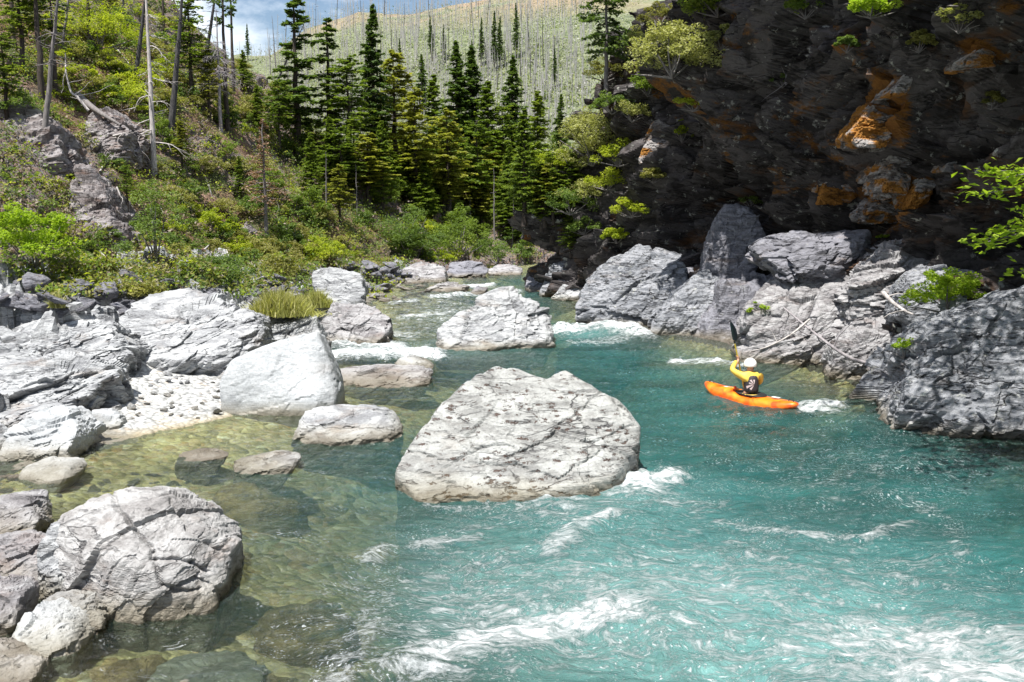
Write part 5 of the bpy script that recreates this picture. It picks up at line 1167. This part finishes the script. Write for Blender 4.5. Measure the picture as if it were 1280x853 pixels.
for x_, w_ in ((.62, .05), (-.72, .05)):
    link('deck_label', mesh_np('deck_label', [(x_-.1, -w_, .222), (x_+.1, -w_, .215), (x_+.1, w_, .215), (x_-.1, w_, .222)], [(0, 1, 2, 3)], M_WHT), kay)

def skin(name, verts, edges, radii, m, parent, sub=2, root_=0):
    me = bpy.data.meshes.new(name+'_s'); me.from_pydata(verts, edges, []); ob = bpy.data.objects.new('tmp', me); COL.objects.link(ob)
    md = ob.modifiers.new('s', 'SKIN'); md.use_smooth_shade = True
    for i, r in enumerate(radii): me.skin_vertices[0].data[i].radius = r if hasattr(r, '__len__') else (r, r)
    me.skin_vertices[0].data[root_].use_root = True
    sb = ob.modifiers.new('b', 'SUBSURF'); sb.levels = sub; sb.render_levels = sub
    bpy.context.view_layer.update(); dg = bpy.context.evaluated_depsgraph_get(); nm = bpy.data.meshes.new_from_object(ob.evaluated_get(dg))
    bpy.data.objects.remove(ob); nm.name = name; nm.materials.clear(); nm.materials.append(m)
    for p in nm.polygons: p.use_smooth = True
    return link(name, nm, parent)
# local frame: x = forward (bow), y = paddler's left, z up
per = empty('person', KC+Vector((0, 0, .08)), KH-.5, 'kayaker seen from behind in white helmet, yellow jacket and dark vest, one arm raised', 'person')
LH = (.27, .19, .86); RH = (.36, .05, .42)      # upper and lower hand on the shaft
bv = [(-.10, 0, .06), (-.10, 0, .20), (-.07, 0, .36), (-.05, 0, .47), (-.03, 0, .54), (-.01, 0, .62), (0, 0, .71),       # pelvis..head 0-6
      (-.05, .19, .49), (.06, .39, .62), (LH[0]-.03, LH[1]+.0, LH[2]-.06), LH,                                              # left arm 7-10
      (-.04, -.19, .48), (.12, -.26, .28), (RH[0]-.05, RH[1]-.05, RH[2]-.02), RH,                                              # right arm 11-14
      (.0, .10, .03), (.42, .12, -.01), (.80, .09, -.04), (.0, -.10, .03), (.42, -.12, -.01), (.80, -.09, -.04)]
be = [(0, 1), (1, 2), (2, 3), (3, 4), (4, 5), (5, 6), (3, 7), (7, 8), (8, 9), (9, 10), (3, 11), (11, 12), (12, 13), (13, 14), (0, 15), (15, 16), (16, 17), (0, 18), (18, 19), (19, 20)]
br = [(.13, .15), (.12, .13), (.12, .15), (.10, .14), .055, (.075, .085), (.075, .09), .06, .045, .028, .032, .06, .045, .028, .032, .085, .065, .045, .085, .065, .045]
skin('body', bv, be, br, M_SKIN, per)
# fingers and thumb closed round the shaft
def shaft_pt(z_):
    t = (z_-RH[2])/(LH[2]-RH[2]); return np.array([RH[i]+(LH[i]-RH[i])*t for i in range(3)])
def fingers(h, side, name):
    h = np.array(h); ax = np.array(LH)-np.array(RH); ax /= np.linalg.norm(ax); o1 = np.cross(ax, (1, 0, 0)); o1 /= np.linalg.norm(o1); o2 = np.cross(ax, o1)
    for k, (off, ln) in enumerate(((.036, .9), (.012, 1.), (-.012, .95), (-.034, .8))):
        c = h+ax*off; vv = [c+.034*ln*(o1*math.cos(a)+o2*math.sin(a)) for a in np.linspace(.2, 4.6*ln, 5)]
        skin('finger', [tuple(q_) for q_ in vv], [(i, i+1) for i in range(4)], [.011, .0105, .010, .009, .008], M_SKIN, per, 1)
    vv = [h+ax*.05+.03*(o1*math.cos(a)+o2*math.sin(a)) for a in (0., -1., -2.)]
    skin('thumb', [tuple(q_) for q_ in vv], [(0, 1), (1, 2)], [.013, .012, .010], M_SKIN, per, 1)
fingers(LH, 1, 'l'); fingers(RH, -1, 'r')
# face (turned upstream, away from us)
for s_ in (-1, 1):
    link('eye', tubes('eye', [([(.085, .03*s_, .715), (.096, .03*s_, .715)], [.012, .006])], M_BLK, 8), per)
    link('ear', tubes('ear', [([(.0, .082*s_, .69), (.0, .095*s_, .715), (-.01, .085*s_, .74)], [.012, .016, .012])], M_SKIN, 6), per)
link('nose', tubes('nose', [([(.085, 0, .71), (.11, 0, .685), (.085, 0, .675)], [.010, .014, .008])], M_SKIN, 6), per)
link('mouth', tubes('mouth', [([(.083, -.025, .65), (.093, 0, .648), (.083, .025, .65)], [.005, .008, .005])], M_RED, 6), per)
# jacket: torso and sleeves
jv = [(-.10, 0, .10), (-.08, 0, .24), (-.06, 0, .38), (-.05, 0, .48), (-.025, 0, .60), (-.05, .20, .50), (.01, .32, .56), (.065, .395, .63), (.15, .32, .72), (.22, .24, .80), (-.04, -.17, .50), (-.01, -.235, .45), (.05, -.27, .36), (.13, -.26, .29), (.24, -.14, .33), (.33, -.0, .38)]
je = [(0, 1), (1, 2), (2, 3), (3, 4), (3, 5), (5, 6), (6, 7), (7, 8), (8, 9), (3, 10), (10, 11), (11, 12), (12, 13), (13, 14), (14, 15)]
jr = [(.15, .18), (.145, .17), (.15, .185), (.13, .17), .085, .088, .078, .068, .055, .042, .075, .08, .075, .065, .052, .042]
skin('jacket', jv, je, jr, M_YEL, per)
vv = [(-.10, 0, .11), (-.09, 0, .22), (-.075, 0, .34), (-.070, 0, .44), (-.06, 0, .53)]
skin('vest', vv, [(0, 1), (1, 2), (2, 3), (3, 4)], [(.175, .20), (.17, .19), (.175, .205), (.165, .185), (.135, .15)], M_VEST, per)
# sunburst print on the vest back: wedges a few mm proud
def sunburst():
    V = []; Fc = []; c = Vector((0, 0, .33))
    def surf(y_, z_):
        # back of vest: cast locally
        return None
    DGx = bpy.context.evaluated_depsgraph_get(); ves = [c_ for c_ in per.children if c_.name.startswith('vest')][0]
    def on(y_, z_):
        ok, lo, no, ix = ves.ray_cast(Vector((-1.5, y_, z_)), Vector((1, 0, 0)))
        return (lo+Vector((-.006, 0, 0))) if ok else Vector((-.26, y_, z_))
    for k in range(5):
        a0 = -.9+k*.62; rows = []
        for r_ in (.012, .05, .10, .10+.055*((k*5) % 3)/2+.03):
            hw = .17 if r_ > .02 else .05
            rows.append([on(r_*math.cos(a0-hw), .33+r_*math.sin(a0-hw)), on(r_*math.cos(a0+hw), .33+r_*math.sin(a0+hw))])
        b0 = len(V); V += [tuple(p) for rw in rows for p in rw]; Fc += [(b0+2*i, b0+2*i+1, b0+2*i+3, b0+2*i+2) for i in range(3)]
    return mesh_np('vest_print', V, Fc, M_PINK)
bpy.context.view_layer.update(); link('vest_print', sunburst(), per)
wb = [(-.10+.175*math.cos(a), .19*math.sin(a), .10) for a in np.linspace(0, 2*math.pi, 25)]
link('waist_belt', tubes('waist_belt', [(wb, [.016]*25)], M_YEL, 6), per)
# helmet
def helmet():
    v, f = ico(4); v = v.copy(); v = v*np.array([.135, .12, .125]); v[:, 2] = np.where(v[:, 2] < -.035, -.035-(v[:, 2]+.035)*.05, v[:, 2])
    fr = (v[:, 0] > .05); v[fr, 2] = np.maximum(v[fr, 2], .0); return mesh_np('helmet', v*1.18+np.array([.0, 0, .745]), f, M_HELM)
hl_ = link('helmet', helmet(), per)
link('chin_strap', tubes('chin_strap', [([(.0, .10, .72), (.03, .085, .63), (.06, 0, .595), (.03, -.085, .63), (.0, -.10, .72)], [.008]*5)], M_BLK, 5), per)
for a_ in (-.7, 0, .7):
    link('helmet_vent', tubes('helmet_vent', [([(-.105*math.cos(a_)-.012, .095*math.sin(a_), .80), (-.13*math.cos(a_)-.010, .12*math.sin(a_), .755)], [.009, .009])], M_BLK, 6), hl_)
# paddle (world axes of the person)
pad = empty('paddle', KC+Vector((0, 0, .08)), KH-.5, 'black-bladed paddle held nearly upright by the kayaker', 'paddle')
ax = np.array(LH)-np.array(RH); ax /= np.linalg.norm(ax); mid = (np.array(LH)+np.array(RH))/2; A_ = mid+ax*.66+0*ax; B_ = mid-ax*.56
link('shaft', tubes('shaft', [([B_, mid, A_], [.017]*3)], M_PYEL, 8), pad)
def blade(name, p0, d, sgn):
    side = np.cross(d, (.35, -1., 0)); side /= np.linalg.norm(side); nn = np.cross(side, d); V = []; n = 12
    for i in range(n+1):
        t = i/n; w = .098*math.sin(math.pi*min(1, .12+t*.88))**.55 if t < 1 else .02; c = p0+d*t*.46+nn*.03*math.sin(math.pi*t)
        for s_, q_ in ((-1, .012), (0, 0), (1, .012)): V.append(c+side*w*s_+nn*q_)
    V2 = [v+nn*.008 for v in V]; m_ = len(V); Fc = []
    for i in range(n):
        for k in range(2):
            a = i*3+k; Fc += [(a, a+1, a+4, a+3), (m_+a+3, m_+a+4, m_+a+1, m_+a)]
        Fc += [(i*3, i*3+3, m_+i*3+3, m_+i*3), (i*3+2, m_+i*3+2, m_+i*3+5, i*3+5)]
    return mesh_np(name, V+V2, Fc, M_BLADE)
link('blade', blade('blade', A_, ax, 1), pad); link('blade', blade('blade', B_, -ax, -1), pad)
link('shaft_band', tubes('shaft_band', [([A_-ax*.06, A_-ax*.0], [.0195, .0195])], M_BLK, 8), pad)
bpy.context.view_layer.update()
